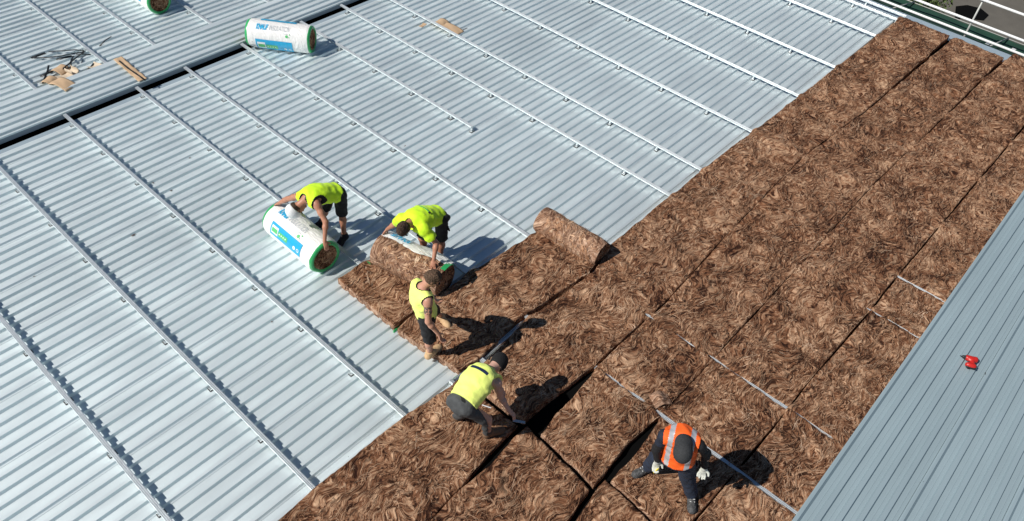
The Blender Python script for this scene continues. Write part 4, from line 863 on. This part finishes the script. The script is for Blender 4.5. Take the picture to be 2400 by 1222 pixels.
def card(c, size, rz, curl, label, mt='card', tilt=0.0, amp=0.0, z=.036):
    V = []; n = 16; m_ = 8
    for i in range(n + 1):
        for j in range(m_ + 1):
            a = i / n - .5; b = j / m_ - .5; x = a * size[0]; y = b * size[1]; zz = .005
            if curl:
                th = curl * a; Rr = size[0] / curl; x = Rr * math.sin(th); zz = Rr * (1 - math.cos(th)) if curl > 0 else -Rr * (math.cos(th) - 1)
            V.append((x, y, zz + amp * math.sin(a * 26) + .004 * math.sin(b * 9 + a * 7)))
    V = np.array(V); V[:, 2] -= V[:, 2].min() - .003
    Fq = [(i * (m_ + 1) + j, (i + 1) * (m_ + 1) + j, (i + 1) * (m_ + 1) + j + 1, i * (m_ + 1) + j + 1) for i in range(n) for j in range(m_)]
    o = obj('cardboard_piece', mesh_np('cardboard_piece', V, Fq, mt)); md = o.modifiers.new('s', 'SOLIDIFY'); md.thickness = .005
    o.location = (c[0], c[1], z); o.rotation_euler = (0, tilt, rz); tag(o, label, 'cardboard', 'cardboard offcuts'); return o
card(P(305, 163, .18), (1.02, .17), R(-92), 0, 'long flat cardboard strip lying across the raised sheet', 'card', amp=.010, z=.18)
cs = strap(sp((277, 141, .2), (300, 160, .215), (320, 174, .215), (341, 189, .2)), 'black strap lying along the long cardboard strip', .03)
card(P(142, 165, .05), (.34, .26), R(-70), -1.6, 'brown arched cardboard piece at the back of the heap')
card(P(158, 177, .05), (.40, .20), R(10), .9, 'pale cardboard strip at the centre of the heap', 'card_pale')
card(P(170, 170, .06), (.30, .20), R(15), 4.2, 'pale curled cardboard tube in the heap', 'card_pale')
card(P(116, 191, .05), (.30, .24), R(-60), -1.8, 'brown bent cardboard piece at the lower left of the heap')
card(P(146, 197, .17), (.48, .26), R(-75), -1.0, 'brown folded cardboard flap lying over the raised sheet edge', z=.15)
card(P(223, 157, .05), (.22, .22), R(20), 1.5, 'small pale cardboard scrap by the rail end', 'card_pale')
card(P(1033, 56, .05), (.34, .30), R(-80), -1.7, 'arched cardboard piece behind a spacer rail in the middle')
card(P(1054, 67, .05), (.62, .26), R(-85), -.7, 'orange brown cardboard sheet behind a spacer rail', 'card')
card(P(991, 60, .04), (.18, .09), R(12), .4, 'little orange brown cardboard scrap in front of a spacer rail', 'card')
WS = ['left of the third spacer rail', 'just right of the third spacer rail shadow', 'between the second and third rails', 'between the fourth and fifth rails', 'left of the cut batt end', 'below the end of the short rail', 'left of the man in the white cap', 'near the left edge', 'right of the third rail near the wrapped roll']
# specks of wool and dirt on the liner
for k, (px, py, s) in enumerate(((358, 429, .035), (402, 446, .04), (313, 551, .04), (444, 371, .03), (692, 690, .022), (950, 342, .03), (514, 467, .02), (80, 648, .02), (637, 754, .02))):
    c = P(px, py, .01); V = rng.normal(0, .5, (10, 3)) * [s, s * .5, s * .2]; V[:, 2] = np.abs(V[:, 2])
    bm = bmesh.new(); [bm.verts.new(v) for v in V]; bmesh.ops.convex_hull(bm, input=bm.verts); me = bpy.data.meshes.new('wool_scrap'); bm.to_mesh(me); bm.free(); me.materials.append(MAT['wool'])
    o = obj('wool_scrap', me); o.location = tuple(c); tag(o, 'tiny brown wool scrap on the liner, ' + WS[k], 'scrap', 'tiny wool scraps on the liner')

# ------------------------------------------------------------------ cordless drill on the blue sheets
dl = empty('cordless_drill', tuple(P(2266, 852, .178))); tag(dl, 'red and black cordless drill lying on the blue weather sheets', 'drill'); dl.rotation_euler = (0, 0, R(-66)); dl.scale = (1.02, 1.02, 1.02)
def dpart(name, prims, mt, parent=dl, **kw): return sdf_mesh(name, prims, .006, [mt], parent, **kw)
_l = dl.location.copy(); dl.location = (0, 0, 0)
dpart('motor_housing', [cap((-.01, .06, .05), (.085, .06, .05), .040, .043), ell((.10, .06, .05), np.eye(3), (.03, .042, .042)), ell((.05, .03, .05), np.eye(3), (.06, .04, .038))], 'tool_red', k=.02)
dpart('housing_band', [cap((-.015, .098, .046), (.10, .098, .046), .016)], 'tool_black')
dpart('chuck', [cap((-.065, .06, .05), (-.015, .06, .05), .022, .034)], 'tool_black')
dpart('drill_bit', [cap((-.11, .06, .05), (-.06, .06, .05), .007)], 'tool_black')
dpart('handle', [cap((.055, .04, .052), (.045, -.05, .052), .034, .032)], 'tool_red', k=.01)
dpart('grip', [cap((.082, .02, .042), (.074, -.025, .042), .024, .022)], 'tool_black')
dpart('trigger', [ell((.012, .012, .046), np.eye(3), (.014, .02, .012))], 'tool_black')
dpart('battery', [ell((.03, -.068, .044), np.eye(3), (.07, .036, .042)), cap((-.01, -.066, .044), (.06, -.066, .044), .036)], 'tool_red', k=.02)
dpart('battery_base', [cap((-.02, -.096, .035), (.08, -.096, .035), .02)], 'tool_black')
dl.location = _l
cl = MB().box((0, 0, .012), (.06, .035, .004)).box((0, .016, .022), (.06, .004, .02)).build('metal_clip', 'dark_steel'); cl.location = tuple(P(2310, 880, .152)); cl.rotation_euler = (0, 0, .3); tag(cl, 'small dark metal clip lying near the red drill', 'clip')
MB().box((.01, -.002, .0165), (.02, .018, .004)).build('bright_tab', 'steel', cl)

# ------------------------------------------------------------------ edge protection, net and ground beyond the far edge
gr = empty('guard_rail', (10.56, -2.47, -.3)); tag(gr, 'white tube guard rail along the far roof edge', 'guard rail')
for z in (-.062, .245, .785): MB().tube([(0, -14, z + .3), (0, 16, z + .3)], .03, 10).build('tube', 'white_tube', gr, True)
for y in (-9.6, -7.2, -4.8, -2.4, 0, 2.4, 4.8, 7.2): MB().tube([(.036, y, -.9), (.036, y, 1.12)], .022, 8).build('post', 'tube_grey', gr, True)
net = empty('debris_net', (10.62, 0, -.2)); tag(net, 'dark green debris netting hung below the guard rail', 'netting')
nx, ny = 14, 70; V = []
for i in range(nx + 1):
    for j in range(ny + 1):
        a = i / nx; y = 12 - 24 * j / ny; V.append((a * 1.42 + .03 * math.sin(y * 5 + a * 3), y + .04 * math.sin(a * 9), -.28 * a - .10 * math.sin(math.pi * a) + .035 * math.sin(y * 2.6) * math.sin(math.pi * a)))
Fq = [(i * (ny + 1) + j, (i + 1) * (ny + 1) + j, (i + 1) * (ny + 1) + j + 1, i * (ny + 1) + j + 1) for i in range(nx) for j in range(ny)]
obj('mesh_sheet', mesh_np('mesh_sheet', V, Fq, 'net_green'), net)
for k, (x, z) in enumerate(((1.43, -.27), (.72, -.22))): MB().tube([(x, -12, z), (x, 12, z)], .012, 6).build('edge_cable', 'tube_grey', net, True)
for y in (-4.2, -3.05, -.6, 2, 4.5): MB().tube([(.02, y, -.02), (1.43, y - .15, -.25)], .018, 6).build('support_arm', 'tube_grey', net, True)
for (a, y) in ((.55, -2.95), (.75, -3.5)): MB().box((a, y, -.17), (.22, .09, .006), Matrix.Rotation(.2, 3, 'Y')).build('white_tag', 'print_white', net)
bl = MB().prism([(-.55, -.28), (.1, -.5), (.5, -.22), (.52, .2), (.2, .45), (-.25, .42), (-.5, .1), (-.9, -.42)], 0, .02, 'z').build('dark_shape', 'flat_black'); bl.location = tuple(P(2275, 30, -7.98)); bl.rotation_euler = (0, 0, -.6); bl.scale = (1.5, 1.5, 1); tag(bl, 'flat black many sided shape on the tarmac beyond the guard rail', 'dark_shape')  # flat black cut-out added for the dark shape on the tarmac
# tree beyond the edge
tc = P(2150, 0, -5.0); tr = empty('tree', (tc[0], tc[1], -8)); tag(tr, 'small leafy green tree seen past the guard rail at the top', 'tree')
MB().tube([(0, 0, 0), (.1, 0, 1.5), (.05, .1, 3)], [.12, .09, .04], 8).tube([(.05, .05, 1.4), (.6, .3, 2.6)], [.05, .02], 6).tube([(.05, .05, 1.6), (-.5, -.4, 2.7)], [.05, .02], 6).build('trunk', 'bark', tr, True)
n = 2600; d = rng.normal(0, 1, (n, 3)); d /= np.linalg.norm(d, axis=1)[:, None]; c = d * (rng.random(n) ** .45)[:, None] * np.array([1.25, 1.25, .95]) + [0, 0, 3.0]
c = c[fbm(c[:, 0] * 1.6, c[:, 1] * 1.6 + c[:, 2], 5, 3) > -.09]; n = len(c)
a = rng.normal(0, 1, (n, 3)); a /= np.linalg.norm(a, axis=1)[:, None]; b = np.cross(a, rng.normal(0, 1, (n, 3))); b /= np.linalg.norm(b, axis=1)[:, None]; s = rng.uniform(.05, .11, n)[:, None]
V = np.stack([c - a * s, c + b * s * .5, c + a * s, c - b * s * .5], 1).reshape(-1, 3)
obj('crown', mesh_np('crown', V, np.arange(4 * n).reshape(-1, 4), 'leaf', False), tr)
